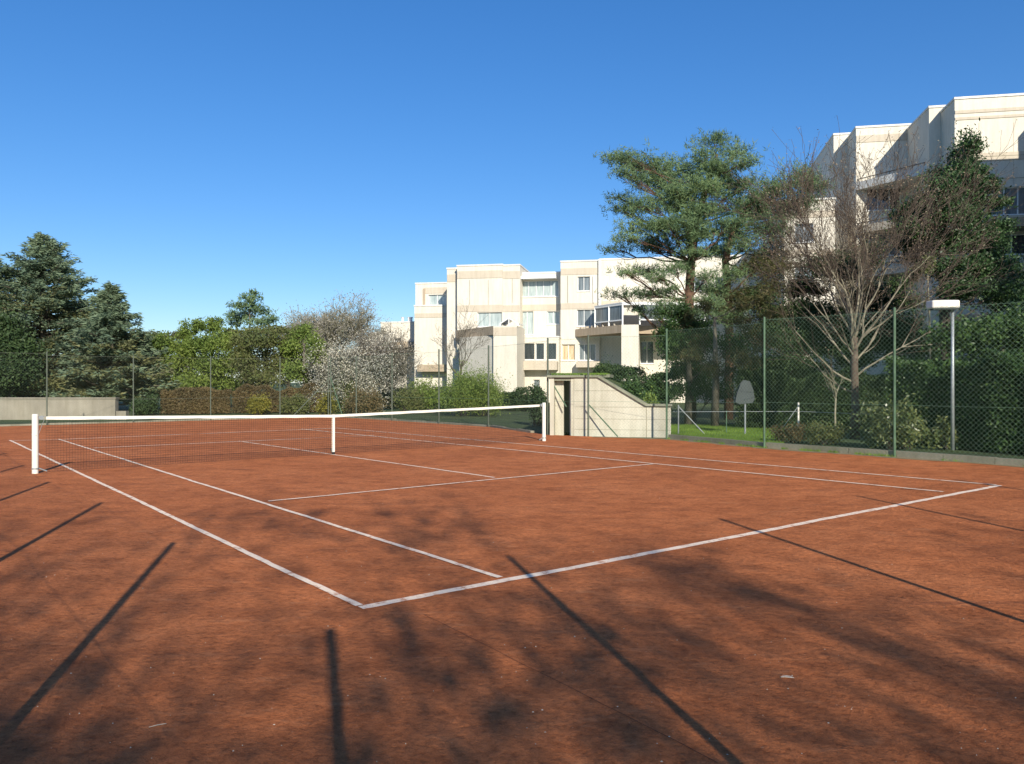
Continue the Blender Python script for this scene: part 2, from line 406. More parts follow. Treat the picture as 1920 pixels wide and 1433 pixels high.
def hedge(name, label, a, b, thick, h, leafmat, seed, n, Lf=.07, wf=.04, rough=.12, z0=0.):
    """clipped hedge: leaves over a box-shaped volume with bumps"""
    rng = np.random.default_rng(seed); a = np.array(a, float)[:2]; b = np.array(b, float)[:2]
    d = b-a; Ln = np.linalg.norm(d); d /= Ln; nn = np.array([-d[1], d[0]])
    u = rng.uniform(0, 1, n); face = rng.random(n)
    v = rng.uniform(-.5, .5, n); z = rng.uniform(0, 1, n)
    v = np.where(face < .62, -.5+np.abs(rng.normal(size=n))*.12, v); z = np.where(face > .72, 1-np.abs(rng.normal(size=n))*.06, z)
    bump = 1+rough*np.sin(u*Ln*2.1+seed)*.5+rough*np.sin(u*Ln*5.3+seed*2)*.3
    P = np.stack([a[0]+d[0]*u*Ln+nn[0]*v*thick*bump, a[1]+d[1]*u*Ln+nn[1]*v*thick*bump, z0+z*h*bump], 1)+rng.normal(size=(n, 3))*.04
    P = P[P[:, 2] > z0+.02]
    base = np.array([*(a+b)/2, z0]); root = empty(name, base, label, 'hedge')
    np_mesh('foliage', leafq(rng, P, Lf, wf), 4, leafmat, root)
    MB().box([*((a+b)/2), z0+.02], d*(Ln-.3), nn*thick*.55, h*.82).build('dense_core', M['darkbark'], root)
    return root

# ------------------------------------------------------------------ world, sun, camera
world = bpy.data.worlds.new('World'); scene.world = world; world.use_nodes = True
wn = world.node_tree; bg = wn.nodes['Background']
sky = wn.nodes.new('ShaderNodeTexSky'); sky.sky_type = 'NISHITA'; sky.sun_disc = False
sky.sun_elevation = SUN_EL; sky.sun_rotation = math.pi-SUN_AZ
sky.altitude = 0; sky.air_density = 1.0; sky.dust_density = .3; sky.ozone_density = 6.0
hs = wn.nodes.new('ShaderNodeHueSaturation'); hs.inputs['Saturation'].default_value = 1.30; hs.inputs['Value'].default_value = 1.0; hs.inputs['Hue'].default_value = .509
gm = wn.nodes.new('ShaderNodeGamma'); gm.inputs[1].default_value = .80
wn.links.new(sky.outputs[0], gm.inputs[0]); wn.links.new(gm.outputs[0], hs.inputs['Color']); wn.links.new(hs.outputs[0], bg.inputs[0]); bg.inputs[1].default_value = .15
sl = bpy.data.lights.new('sun', 'SUN'); sl.energy = 4.6; sl.angle = rad(.55); sl.color = (1, .93, .80)
so = bpy.data.objects.new('sun', sl); COL.objects.link(so)
sd = Vector((math.sin(SUN_AZ)*math.cos(SUN_EL), -math.cos(SUN_AZ)*math.cos(SUN_EL), math.sin(SUN_EL)))
so.rotation_euler = sd.to_track_quat('Z', 'Y').to_euler(); so.location = (20, -60, 40)
cam = bpy.data.cameras.new('camera'); cam.sensor_width = 36; cam.lens = F/1920*36; cam.clip_end = 3000; cam.clip_start = .05
co_ = bpy.data.objects.new('camera', cam); COL.objects.link(co_); co_.location = (0, 0, HC); co_.rotation_euler = (math.pi/2, 0, 0)
scene.camera = co_
vs = scene.view_settings; vs.view_transform = 'Standard'; vs.look = 'None'; vs.gamma = 1; vs.exposure = 0.45

# ------------------------------------------------------------------ ground, clay, lines
MB().add([(-900, -300, -.03), (900, -300, -.03), (900, 1500, -.03), (-900, 1500, -.03)], [(0, 1, 2, 3)]).build('ground', M['ground'])['kind'] = 'structure'
def fp(px, py): return G(px, py)[:2]
# fence line of the right-hand side, near to far
FR = [court(15.1, -5.6)[:2], fp(1677, 857), fp(1433, 840), fp(1250, 823), fp(1103, 818.5), fp(1027, 815.5), fp(916, 800.5)]
CORNER = np.array([-8.8, 38.6]); FBL = court(-3.4, 30.2)[:2]
mb = MB()
clay_poly = [court(-3.4, -5.6)[:2], FR[0]]+FR[1:]+[CORNER, FBL]
n = len(clay_poly); mb.add([(p[0], p[1], 0) for p in clay_poly], [tuple(range(n))]); o = mb.build('clay_court', M['clay']); o['kind'] = 'structure'
def line_strip(mb, a, b, w, z=.004, seed=0):
    rng = np.random.default_rng(seed); a = G(*a)[:2]; b = G(*b)[:2]; d = b-a; Ln = np.linalg.norm(d); d /= Ln; nn = np.array([-d[1], d[0]])
    k = max(8, int(Ln*8)); vs = []; dr = np.cumsum(rng.normal(size=k+1))*.0025; dr -= np.linspace(dr[0], dr[-1], k+1)
    for i in range(k+1):
        p = a+d*Ln*i/k+nn*dr[i]; w1 = w/2*(1+rng.normal()*.07); w2 = w/2*(1+rng.normal()*.07)
        vs += [(*(p+nn*w1), z), (*(p-nn*w2), z)]
    mb.add(vs, [(2*i, 2*i+1, 2*i+3, 2*i+2) for i in range(k)])
mb = MB()
for i, (a, b, w, z) in enumerate([((676, 1140.5), (1874, 910.5), .095, .004), ((18, 826), (674, 1137), .062, .008), ((110, 824), (938, 1084), .062, .008),
        ((503, 941), (1225, 871), .062, .0115), ((447, 827.5), (927, 896), .062, .006), ((565, 805), (1769, 923), .075, .008), ((630, 803), (1868, 910), .072, .008),
        ((176, 841), (701, 817), .085, .012), ((18, 826.5), (110, 824.5), .08, .004), ((110, 824.5), (630, 803), .10, .004)]):
    line_strip(mb, a, b, w, z, i)
mb.build('court_lines', M['line'])['kind'] = 'structure'
# thin dark strip laid on the clay, running out past the near corner
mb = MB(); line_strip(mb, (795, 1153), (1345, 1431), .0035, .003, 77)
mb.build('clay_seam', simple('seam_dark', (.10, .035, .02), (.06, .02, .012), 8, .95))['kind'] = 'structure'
# pebbles and crumbs
rng = np.random.default_rng(5); V = []
for i in range(260):
    px = rng.uniform(-50, 1980); py = 760+670*rng.uniform(.18, 1)**1.0; c = G(px, py); s = rng.uniform(.002, .0055)
    o8 = np.array([[1, 0, 0], [0, 1, 0], [-1, 0, 0], [0, -1, 0], [0, 0, 1.]])*s*rng.uniform(.6, 1.4, (5, 3)); o8 = o8+c
    for t in ((0, 1, 4), (1, 2, 4), (2, 3, 4), (3, 0, 4)): V.append(o8[list(t)])
tag(np_mesh('clay_crumbs', np.array(V), 3, M['stick']), 'tiny pale stones and crumbs scattered over the red clay', 'gravel', kind='stuff')
# litter
c = G(1476, 1272)
mb = MB()
pl = [(-.036, .004), (-.025, .012), (0, .014), (.022, .008), (.037, -.008), (.018, -.006), (-.012, .002)]
mb.prism([(c[0]+a, c[1]+b) for a, b in pl], .004, [.007, .010, .012, .010, .007, .009, .010])
tag(mb.build('dry_leaf', M['litter'], origin=c), 'small pale curled leaf lying on the clay at lower right', 'leaf')
a = G(279, 1366); b = G(312, 1359)
tag(MB().tube([a+[0, 0, .006], (a+b)/2+[0, 0, .008], b+[0, 0, .006]], [.0018, .0025, .0015], 6).build('twig', M['stick'], origin=a), 'thin pale straw lying on the clay at lower left', 'twig')

# ------------------------------------------------------------------ net and posts
NL = G(66, 888); NR = G(1020, 827); nd = (NR-NL); NLn = np.linalg.norm(nd); nd /= NLn
def net_h(t): return 1.05-.13*(1-abs(2*t-1)**1.6) if True else 1
def NP(t, z): p = NL+nd*NLn*t; return np.array([p[0], p[1], z])
tc = 0.0
k = (625-960)/F; tc = (k*NL[1]-NL[0])/((nd[0]-k*nd[1])*NLn)
def toph(t): return 1.045-.125*(t/tc if t < tc else (1-t)/(1-tc))
net = empty('tennis_net', NP(tc, 0), 'black tennis net with white top tape strung across the clay court', 'tennis net')
t0 = .014; t1 = 1-.014
mb = MB(); ks = 40; nn = np.array([-nd[1], nd[0], 0])
for s in range(ks):
    ta = t0+(t1-t0)*s/ks; tb = t0+(t1-t0)*(s+1)/ks
    za, zb = toph(ta), toph(tb)
    vs = []
    for t, z in ((ta, za), (tb, zb)):
        q = NP(t, 0); sag = .004*math.sin(t*90)
        for off, dz in ((-.012, -.06+sag), (.012, -.06+sag), (.008, 0), (-.008, 0)): vs.append((q[0]+nn[0]*off, q[1]+nn[1]*off, z+dz))
    mb.add(vs, [(0, 1, 5, 4), (1, 2, 6, 5), (2, 3, 7, 6), (3, 0, 4, 7)])
mb.build('top_tape', M['tape'], net)
segs = []; Ltot = NLn*(t1-t0)
for i in range(int(Ltot/.048)+1):
    t = t0+.048*i/NLn; z = toph(t)-.055; segs.append([*NP(t, .02), *NP(t, z), .0021, .0021])
for j in range(21):
    for s in range(8):
        ta = t0+(t1-t0)*s/8; tb = t0+(t1-t0)*(s+1)/8; fa = .02+(toph(ta)-.08)*j/20; fb = .02+(toph(tb)-.08)*j/20
        segs.append([*NP(ta, fa), *NP(tb, fb), .0021, .0021])
np_mesh('mesh', segs_mesh(segs, 3), 4, M['black'], net)
st = MB(); q = NP(tc, 0)
st.box([q[0]-nn[0]*.02, q[1]-nn[1]*.02, .05], nd*.055, nn*.004, toph(tc)-.045)
st.box([q[0]+nn[0]*.02, q[1]+nn[1]*.02, .05], nd*.055, nn*.004, toph(tc)-.045)
st.box([q[0], q[1], toph(tc)+.004], nd*.055, nn*.05, .004)
st.build('centre_strap', M['tape'], net)
MB().box([q[0], q[1], 0], nd*.05, nn*.06, .06).build('strap_anchor', M['black'], net)
def netpost(p, side, label):
    r = empty('net_post', p, label, 'net post', 'white net posts')
    MB().tube([p+[0, 0, -.05], p+[0, 0, 1.075], p+[0, 0, 1.09]], [.054, .054, .047], 20).build('pole', M['white'], r, smooth=False)
    MB().tube([p+[0, 0, .075], p+[0, 0, .105]], .059, 20).build('collar', M['steel'], r)
    i = nd*side
    # pulley wheel with bracket and the cable down to the net cord
    c = p+i*.10+np.array([0, 0, 1.02]); ring = []
    MB().tube([c-nn*.014, c+nn*.014], .038, 16).build('pulley', M['steel'], r)
    MB().bar(p+i*.05+[0, 0, 1.02], c, .02).build('bracket', M['steel'], r)
    w2 = MB(); w2.tube([p+i*.06+np.array([0, 0, .09]), p+i*.19+np.array([0, 0, .03])], .012, 6); w2.build('tie', M['steel'], r); w2 = MB()
    w = MB(); w.tube([c+np.array([0, 0, .036]), c+i*.1+np.array([0, 0, .01])], .005, 6); w.build('net_cord', M['steel'], r)
    w2.tube([c+i*.05+[0, 0, -.02], p+i*.10+[0, 0, .86], p+i*.062+[0, 0, .74]], .004, 6)
    w2.tube([p+i*.062+np.array([0, 0, .738]), p-nn*.063+np.array([0, 0, .70]), p-i*.062+[0, 0, .72]], .004, 6)
    w2.build('cable', M['steel'], r)
    return r
netpost(NL, 1, 'white net post nearest the camera at the left end of the net')
netpost(NR, -1, 'white net post at the far right end of the net by the shed')

# ------------------------------------------------------------------ chain-link fences
def fence(name, label, pts, heights, wiremat, postmat, pitch=.105, wr=.0025, pr=.03, rails=(0.35, .98), braces=(), base_z=0., skip=(), wfar=None, nfar=99):
    """pts: post positions in order"""
    P = [np.array([p[0], p[1], base_z]) for p in pts]
    root = empty(name, P[len(P)//2], label, 'fence')
    for ip, (p, h) in enumerate(zip(P, heights)):
        if ip in skip: continue
        MB().tube([p+[0, 0, -.1], p+[0, 0, h], p+[0, 0, h+.012]], [pr, pr, pr*.6], 10).build('post', M['greypost'] if ip >= nfar+1 else postmat, root, smooth=False)
    segs = []
    for i in range(len(P)-1):
        a, b = P[i], P[i+1]; Ln = np.linalg.norm(b-a); d = (b-a)/Ln; nn_ = np.array([-d[1], d[0], 0]); h0 = .05; h1 = min(heights[i], heights[i+1])-.04; H = h1-h0
        # diagonals clipped to the rectangle
        k = int((Ln+H)/pitch)+1
        for j in range(k):
            s = j*pitch-H
            for sg in (1, -1):
                x0, x1 = s, s+H; z0, z1 = (h0, h1) if sg == 1 else (h1, h0)
                ta = max(0, -x0/(x1-x0)) if x0 < 0 else 0.; tb = min(1, (Ln-x0)/(x1-x0))
                if tb <= ta: continue
                pa = a+d*(x0+(x1-x0)*ta)+np.array([0, 0, z0+(z1-z0)*ta])+nn_*.002*sg
                pb = a+d*(x0+(x1-x0)*tb)+np.array([0, 0, z0+(z1-z0)*tb])+nn_*.002*sg
                w_ = wfar if i >= nfar else wr; segs.append([*pa, *pb, w_, w_])
    np_mesh('mesh', segs_mesh(segs, 3), 4, wiremat, root)
    for r in rails:
        mb = MB()
        for i in range(len(P)-1):
            h = min(heights[i], heights[i+1])
            zz = h*r; mb.tube([P[i]+[0, 0, zz], (P[i]+P[i+1])/2+[0, 0, zz-.01], P[i+1]+[0, 0, zz]], .0035, 5)
        mb.build('tension_wire', wiremat, root)
    for a, b in braces:
        MB().tube([a, b], .02, 8).build('brace', postmat, root)
    return root
# right side
prev = FR[1]; step = (FR[1]-FR[2])
fr_pts = [FR[0], (FR[0]*.66+FR[1]*.34), (FR[0]*.33+FR[1]*.67)]+FR[1:]
far = []
for px in (823, 735, 668):      # remaining posts to the far corner
    k = (px-960)/F; a = FR[-1]; d = CORNER-a; t = (k*a[1]-a[0])/(d[0]-k*d[1]); far.append(a+d*t)
fr_pts += far+[CORNER]
fr_h = [3.35, 3.35, 3.35, 3.34, 3.33, 3.25, 3.12, 3.08, 3.05, 3.0, 2.95, 2.9, 2.9]
c3 = lambda p, z: np.array([p[0], p[1], z])
dR = (FR[4]-FR[3])/np.linalg.norm(FR[4]-FR[3])
fence('chain_link_fence', 'green chain link fence on the right side of the court', fr_pts, fr_h, M['greenwire'], M['greenpost'], wr=.0025, wfar=.0011, nfar=5,
      braces=[(c3(FR[4], 1.0), c3(FR[4]-dR*.95, .02)), (c3(FR[5], 1.9), c3(G(1062, 817)[:2], .9)), (c3(CORNER, 1.9), c3(CORNER+(far[-1]-CORNER)/np.linalg.norm(far[-1]-CORNER)*1.1, .1))])
# back
bp = [FBL]
for px in (88, 250, 395, 525):
    k = (px-960)/F; a = FBL; d = CORNER-a; t = (k*a[1]-a[0])/(d[0]-k*d[1]); bp.append(a+d*t)
bp.append(CORNER-(CORNER-FBL)/np.linalg.norm(CORNER-FBL)*.12)
dB = (FBL-CORNER)/np.linalg.norm(FBL-CORNER)
fence('chain_link_fence', 'faint chain link fence across the far end, before the brown hedge', bp, [2.85, 2.85, 2.78, 2.8, 2.85, 2.9], M['greywire'], M['greypost'], wr=.0010, pr=.024,
      braces=[(c3(CORNER, 1.9), c3(CORNER+dB*1.9, .1)), (c3(CORNER+dB*.9, 1.2), c3(CORNER, 1.2))])
# left and near fences, beside and behind the camera: known from the shadows of their posts
def back_from(px, py, h):
    t = G(px, py)[:2]; return t-SH*h/math.tan(SUN_EL)
corner2 = back_from(620, 1180, 3.2)
lp = [corner2, back_from(325, 1018, 3.2), back_from(190, 943, 3.2), back_from(92, 904, 3.2)]
for i in range(6): lp.append(lp[-1]+EY*3.4)
fence('chain_link_fence', 'chain link fence left of the court beside the camera, casting thin post shadows', lp, [3.2]*len(lp), M['greywire'], M['greenpost'], wr=.0012, pr=.035, rails=(.5, .98),
      braces=[(c3(corner2, 1.75), c3(corner2+EX*1.0, .05))])
np_ = [back_from(952, 1043, 3.2), back_from(1350, 973, 3.2), back_from(1607, 930, 3.2)]
np_.append(np_[-1]+EX*3.2); np_.append(FR[0]-EX*.15)
fence('chain_link_fence', 'chain link fence behind the near baseline to the right of the camera', [corner2+EX*.12]+np_, [3.2]*(len(np_)+1), M['greywire'], M['greenpost'], wr=.0012, pr=.03, rails=(.98,), skip=(0, 5))

# ------------------------------------------------------------------ kerb along the right fence and rear edge
def kerb(name, pts, w, h, mat, off, seed=1):
    rng = np.random.default_rng(seed); mb = MB()
    for i in range(len(pts)-1):
        a = np.array(pts[i]); b = np.array(pts[i+1]); d = b-a; Ln = np.linalg.norm(d); d /= Ln; nn_ = np.array([-d[1], d[0]])*-1
        k = max(1, int(Ln/1.0))
        for j in range(k):
            p = a+d*Ln*j/k; q = a+d*(Ln*(j+1)/k-.012); o1 = nn_*off; o2 = nn_*(off+w); dz = rng.normal()*.006
            mb.prism([p+o1, q+o1, q+o2, p+o2], -.02, h+dz)
    o = mb.build(name, mat); o['kind'] = 'structure'; return o
kerb('kerb', [FR[0], FR[1], FR[2], FR[3]], .14, .13, M['curb'], .05)
kerb('kerb', [FR[5]+np.array([-.6, .9]), FR[6], CORNER], .14, .06, M['curb'], .08, 3)
kerb('kerb', [CORNER, FBL], .14, .06, M['curb'], .08, 4)
# weathered dirt strip inside the right fence
mb = MB(); rng = np.random.default_rng(9)
path = [FR[0], FR[1], FR[2], FR[3], FR[4]]; vs = []
for i in range(len(path)-1):
    for j in range(14):
        p = path[i]+(path[i+1]-path[i])*j/14; d = path[i+1]-path[i]; d /= np.linalg.norm(d); nn_ = np.array([-d[1], d[0]])
        vs += [(*(p-nn_*.05), .004), (*(p+nn_*(.16+rng.uniform(0, .2))), .004)]
mb.add(vs, [(2*i, 2*i+1, 2*i+3, 2*i+2) for i in range(len(vs)//2-1)])
mb.build('dirt_edge', simple('dry_dirt', (.30, .22, .13), (.16, .15, .07), 5, .95, .6))['kind'] = 'structure'

# ------------------------------------------------------------------ rotated building frames
class Frame:
    def __init__(s, Y0, th=rad(10.7)):
        s.Y0 = Y0; s.c = math.cos(th); s.s = math.sin(th)
    def p(s, u, w): return np.array([s.c*u+s.s*w, s.Y0-s.s*u+s.c*w])
    def U(s, px, w):
        k = (px-960)/F; return (k*(s.Y0+s.c*w)-s.s*w)/(s.c+s.s*k)
    def Z(s, px, py, w):
        y = s.p(s.U(px, w), w)[1]; return HC+(716.5-py)*y/F
def facade(mb, fr, u0, u1, w0, w1, z0, z1, holes=(), rev=.22):
    """a volume: front face with openings and reveals, plus sides, top, back"""
    us = sorted(set([u0, u1]+[h[0] for h in holes]+[h[2] for h in holes])); zs = sorted(set([z0, z1]+[h[1] for h in holes]+[h[3] for h in holes]))
    us = [u for u in us if u0-1e-6 <= u <= u1+1e-6]; zs = [z for z in zs if z0-1e-6 <= z <= z1+1e-6]
    def P3(u, w, z): q = fr.p(u, w); return (q[0], q[1], z)
    for i in range(len(us)-1):
        for j in range(len(zs)-1):
            uc = (us[i]+us[i+1])/2; zc = (zs[j]+zs[j+1])/2
            if any(h[0] < uc < h[2] and h[1] < zc < h[3] for h in holes): continue
            mb.add([P3(us[i], w0, zs[j]), P3(us[i+1], w0, zs[j]), P3(us[i+1], w0, zs[j+1]), P3(us[i], w0, zs[j+1])], [(0, 1, 2, 3)])
    for a, b, c, d in holes:
        r = w0+rev
        for q in (((a, b), (a, d)), ((a, d), (c, d)), ((c, d), (c, b)), ((c, b), (a, b))):
            (p0, z_0), (p1, z_1) = q
            mb.add([P3(p0, w0, z_0), P3(p1, w0, z_1), P3(p1, r, z_1), P3(p0, r, z_0)], [(0, 1, 2, 3)])
    mb.add([P3(u0, w0, z0), P3(u0, w1, z0), P3(u0, w1, z1), P3(u0, w0, z1)], [(0, 1, 2, 3)])
    mb.add([P3(u1, w0, z0), P3(u1, w1, z0), P3(u1, w1, z1), P3(u1, w0, z1)], [(0, 1, 2, 3)])
    mb.add([P3(u0, w1, z0), P3(u1, w1, z0), P3(u1, w1, z1), P3(u0, w1, z1)], [(0, 1, 2, 3)])
    mb.add([P3(u0, w0, z1), P3(u1, w0, z1), P3(u1, w1, z1), P3(u0, w1, z1)], [(0, 1, 2, 3)])
class Building:
    def __init__(s, fr, root): s.fr = fr; s.root = root
    def fbox(s, mb, u0, u1, w0, w1, z0, z1):
        f = s.fr; mb.prism([f.p(u0, w0), f.p(u1, w0), f.p(u1, w1), f.p(u0, w1)], z0, z1)
    def vol(s, px0, px1, w0, w1, top, wins=(), bands=(), z0=-.3, mat='wall', cope=True, toppx=None, name='wall'):
        """top: py of roof line at px0 (or at toppx). wins: (px0,py0,px1,py1,panes,glass[,sill])"""
        f = s.fr; u0, u1 = f.U(px0, w0), f.U(px1, w0); z1 = f.Z(toppx or px0, top, w0)
        holes = []; 
        for wd in wins:
            a, c = f.U(wd[0], w0), f.U(wd[2], w0); d, b = f.Z(wd[0], wd[1], w0), f.Z(wd[0], wd[3], w0); holes.append((a, b, c, d))
        mb = MB(); facade(mb, f, u0, u1, w0, w1, z0, z1, holes); mb.build(name, M[mat], s.root)
        for h, wd in zip(holes, wins): s.window(h, w0, wd[4], wd[5], fm=wd[6] if len(wd) > 6 else 'frame')
        if cope:
            mb = MB(); s.fbox(mb, u0-.04, u1+.04, w0-.05, w1+.03, z1+.002, z1+.13); mb.build('coping', M['cope'], s.root)
        for b in bands:                      # (py0,py1[,px0,px1])
            a = f.U(b[2] if len(b) > 2 else px0, w0)+.015; c = f.U(b[3] if len(b) > 3 else px1, w0)-.015
            mb = MB(); s.fbox(mb, a, c, w0-.035, w0-.002, f.Z(px0, b[1], w0), f.Z(px0, b[0], w0)); mb.build('band', M['band'], s.root)
        return u0, u1, z1
    def window(s, h, w0, panes, glass, fm='frame'):
        a, b, c, d = h; f = s.fr; t = .055; mb = MB(); wf = w0+.12
        s.fbox(mb, a, c, wf, wf+.06, b, b+t); s.fbox(mb, a, c, wf, wf+.06, d-t, d)
        n = panes
        for i in range(n+1):
            u = a+(c-a)*i/n; l = u-(0 if i == 0 else t/2); r = l+t
            if i == n: r = c; l = c-t
            s.fbox(mb, l, r, wf+.002, wf+.058, b+t, d-t)
        s.fbox(mb, a-.05, c+.05, w0-.07, w0+.1, b-.06, b-.002)
        o = mb.build('window', M[fm], s.root)
        mb = MB(); s.fbox(mb, a+.002, c-.002, wf+.07, wf+.08, b+.002, d-.002); mb.build('pane', M[glass], o)
    def box(s, name, px0, px1, w0, w1, py0, py1, mat):
        f = s.fr; mb = MB(); s.fbox(mb, f.U(px0, w0), f.U(px1, w0), w0, w1, f.Z(px0, py1, w0), f.Z(px0, py0, w0)); return mb.build(name, M[mat], s.root)

# ------------------------------------------------------------------ central apartment building
fb = Frame(68.)
rt = empty('apartment_building', [*fb.p(2, 4), 0], 'cream concrete apartment block of four storeys with flat stepped roofs, in the middle distance', 'building')
B = Building(fb, rt)
B.vol(693, 716, 13, 22, 625)
B.vol(714, 790, 9, 20, 606, wins=[(738, 634, 752, 640, 1, 'dglass')])
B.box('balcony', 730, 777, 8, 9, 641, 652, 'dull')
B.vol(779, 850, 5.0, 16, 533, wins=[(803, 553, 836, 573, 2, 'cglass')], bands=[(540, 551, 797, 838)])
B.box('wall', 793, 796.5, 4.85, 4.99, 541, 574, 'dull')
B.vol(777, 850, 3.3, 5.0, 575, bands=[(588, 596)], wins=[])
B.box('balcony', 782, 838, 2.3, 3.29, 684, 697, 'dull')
B.vol(838, 862, .8, 14, 505, bands=[(515, 529)])
B.vol(857, 942.5, 0, 14, 500, wins=[(895, 586, 941, 613, 2, 'cglass', 'frame')], bands=[(509, 523), (573, 585)])
B.vol(943, 975, .07, 13.9, 499, bands=[(509, 523), (573, 585)])
B.vol(975.3, 1051, 1.3, 13, 514, wins=[(977, 527, 1047, 557, 5, 'cglass'), (976, 584, 1000, 628, 2, 'cglass'), (1026, 584, 1049, 608, 2, 'cglass')], bands=[(572, 583)])
B.box('awning', 976, 1042, .5, 1.29, 518, 523, 'frame')
B.vol(1051, 1124, .1, 13, 492, wins=[(1083, 519, 1106, 546, 2, 'gglass'), (1082, 581, 1121, 612, 3, 'gglass'), (1085, 645, 1117, 676, 3, 'gglass'), (1053, 646, 1078, 676, 2, 'orange')],
      bands=[(504, 516), (569, 580)])
B.box('balcony', 1080, 1124, -.9, .09, 678, 689, 'band')
B.box('pilaster', 1122, 1127, -.15, .12, 486, 620, 'cope')
B.vol(1124.5, 1420, .5, 13, 488, bands=[(565, 577)], wins=[(1285, 520, 1320, 546, 2, 'gglass'), (1340, 520, 1372, 546, 2, 'dglass'), (1200, 640, 1226, 682, 2, 'dglass'), (1250, 585, 1290, 610, 2, 'gglass')])
# lower projecting loggia
B.vol(962, 1048, -1.2, 1.29, 634, wins=[(966, 644, 980, 675, 1, 'dglass'), (982, 644, 1002, 675, 1, 'dglass'), (1004, 644, 1020, 675, 1, 'dglass'), (1025, 644, 1043, 675, 1, 'dglass'), (1000, 712, 1012, 738, 1, 'gglass')])
B.box('balcony', 964, 1044, -2.2, -1.21, 678, 694, 'band')
# diagonal balconies
def diag(px0, Yw, px1, zb, zt, name='balcony', mat='dull', t=.2):
    a = W(px0, 0, Yw)[:2]; k = (px1-960)/F; dx = np.array([.51, -.86]); tt = (k*a[1]-a[0])/(dx[0]-k*dx[1]); b = a+dx*tt
    return a, b
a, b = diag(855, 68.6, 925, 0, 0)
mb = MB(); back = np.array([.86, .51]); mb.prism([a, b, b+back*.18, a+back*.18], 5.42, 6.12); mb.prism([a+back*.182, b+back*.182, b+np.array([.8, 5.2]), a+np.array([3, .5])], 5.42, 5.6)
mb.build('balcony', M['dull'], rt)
lf = W(861, 0, 66.6)[:2]; mb = MB(); mb.prism([lf, b+np.array([-.02, .35]), b+np.array([-.02, 4.5]), lf+np.array([.3, 1.5])], -.3, 5.40); mb.build('wall', M['wall'], rt)
ud = np.array([fb.c, -fb.s]); wd = np.array([fb.s, fb.c])
# pier block right of the left balcony, with its small pitched glass porch
c = b+ud*1.9
mb = MB(); mb.prism([b+ud*.003, c, c+wd*3.6, b+wd*5], -.3, 6.1); mb.build('wall', M['wall'], rt)
mb = MB(); mb.prism([b+ud*.003-wd*.03, c-wd*.03, c-wd*.003, b+ud*.003-wd*.003], 5.35, 6.0); mb.build('band', M['band'], rt)
mb = MB(); m_ = b+ud*1.25; r_ = b+ud*2.0; l_ = b+ud*.55
for q in (m_, r_, l_): mb.bar([q[0], q[1], 6.1], [q[0], q[1], 6.65 if q is m_ else 6.3], .07)
mb.bar([*l_, 6.28], [*m_, 6.72], .08); mb.bar([*m_, 6.72], [*r_, 6.28], .08)
for q, z in ((m_, 6.72), (r_, 6.28), (l_, 6.28)): mb.bar([*q, z], [*(q+wd*2.4), z], .07)
o = mb.build('porch', M['frame'], rt)
mb = MB(); mb.add([(*l_, 6.30), (*m_, 6.74), (*(m_+wd*2.4), 6.74), (*(l_+wd*2.4), 6.30)], [(0, 1, 2, 3)]); mb.add([(*m_, 6.74), (*r_, 6.30), (*(r_+wd*2.4), 6.30), (*(m_+wd*2.4), 6.74)], [(0, 1, 2, 3)])
mb.build('pane', M['gglass'], o)
# right balcony with glazed veranda
a, b = diag(1079, 67, 1165, 0, 0)
back = np.array([.86, .51]); d0 = (b-a)/np.linalg.norm(b-a); LB = np.linalg.norm(b-a)
mb = MB(); mb.prism([a, b, b+back*.2, a+back*.2], 5.5, 6.12); mb.prism([a+back*.202, b+back*.202, b+back*3.5+wd*.4, a+back*.4], 5.5, 5.68); mb.build('balcony', M['dull'], rt)
c = b+ud*1.32; e = c+ud*2.0+wd*1.6
mb = MB(); mb.prism([b+ud*.004, c, c+wd*5.5, b+wd*5.5], -.3, 6.12); mb.build('wall', M['wall'], rt)
mb = MB(); q0 = c+wd*1.6+ud*.004; q1 = q0+ud*5; mb.prism([q0, q1, q1+wd*.2, q0+wd*.2], 5.5, 6.12); mb.prism([q0+wd*.202, q1+wd*.202, q1+wd*3.4, q0+wd*3.4], 5.5, 5.7); mb.build('balcony', M['dull'], rt)
mb = MB(); pg = MB()
zt_, zm = 7.72, 6.5
s0 = a+d0*(LB*.42); pts = [s0, b, c, q1]
for p in (s0, a+d0*LB*.72, b, c, c*.5+q1*.5, q1): mb.bar([*(p+back*.12), 6.12], [*(p+back*.12), zt_], .11)
for p, q in ((s0, b), (c, q1)):
    for z, w in ((zt_, .14), (zm, .09)): mb.bar([*(p+back*.12), z], [*(q+back*.12), z], .1, w)
mb.bar([*(b+back*.12), zt_], [*(c+back*.12), zt_], .1, .14)
mb.prism([s0+back*.05, b+back*.05, c+back*.05, q1+back*.05, q1+wd*2.2, s0+wd*1.5], zt_+.08, zt_+.16)
o = mb.build('veranda', M['frame'], rt)
for p, q in ((s0, b), (c, q1)): pg.prism([p+back*.15, q+back*.15, q+back*.17, p+back*.17], zm, zt_-.06)
pg.build('pane', M['gglass'], o)
for i in range(7):
    p = a+d0*(.5+i*.75)+back*.3; MB().tube([[*p, 6.0], [*p, 6.3]], [.12, .16], 8).build('planter', M['band'], rt)
# roof vents
for px in (755, 767, 771):
    q = fb.p(fb.U(px, 9.8), 9.8); z = fb.Z(714, 606, 9); MB().tube([[q[0], q[1], z+.1], [q[0], q[1], z+.5], [q[0], q[1], z+.62]], [.13, .13, .2], 10).build('roof_vent', M['frame'], rt)

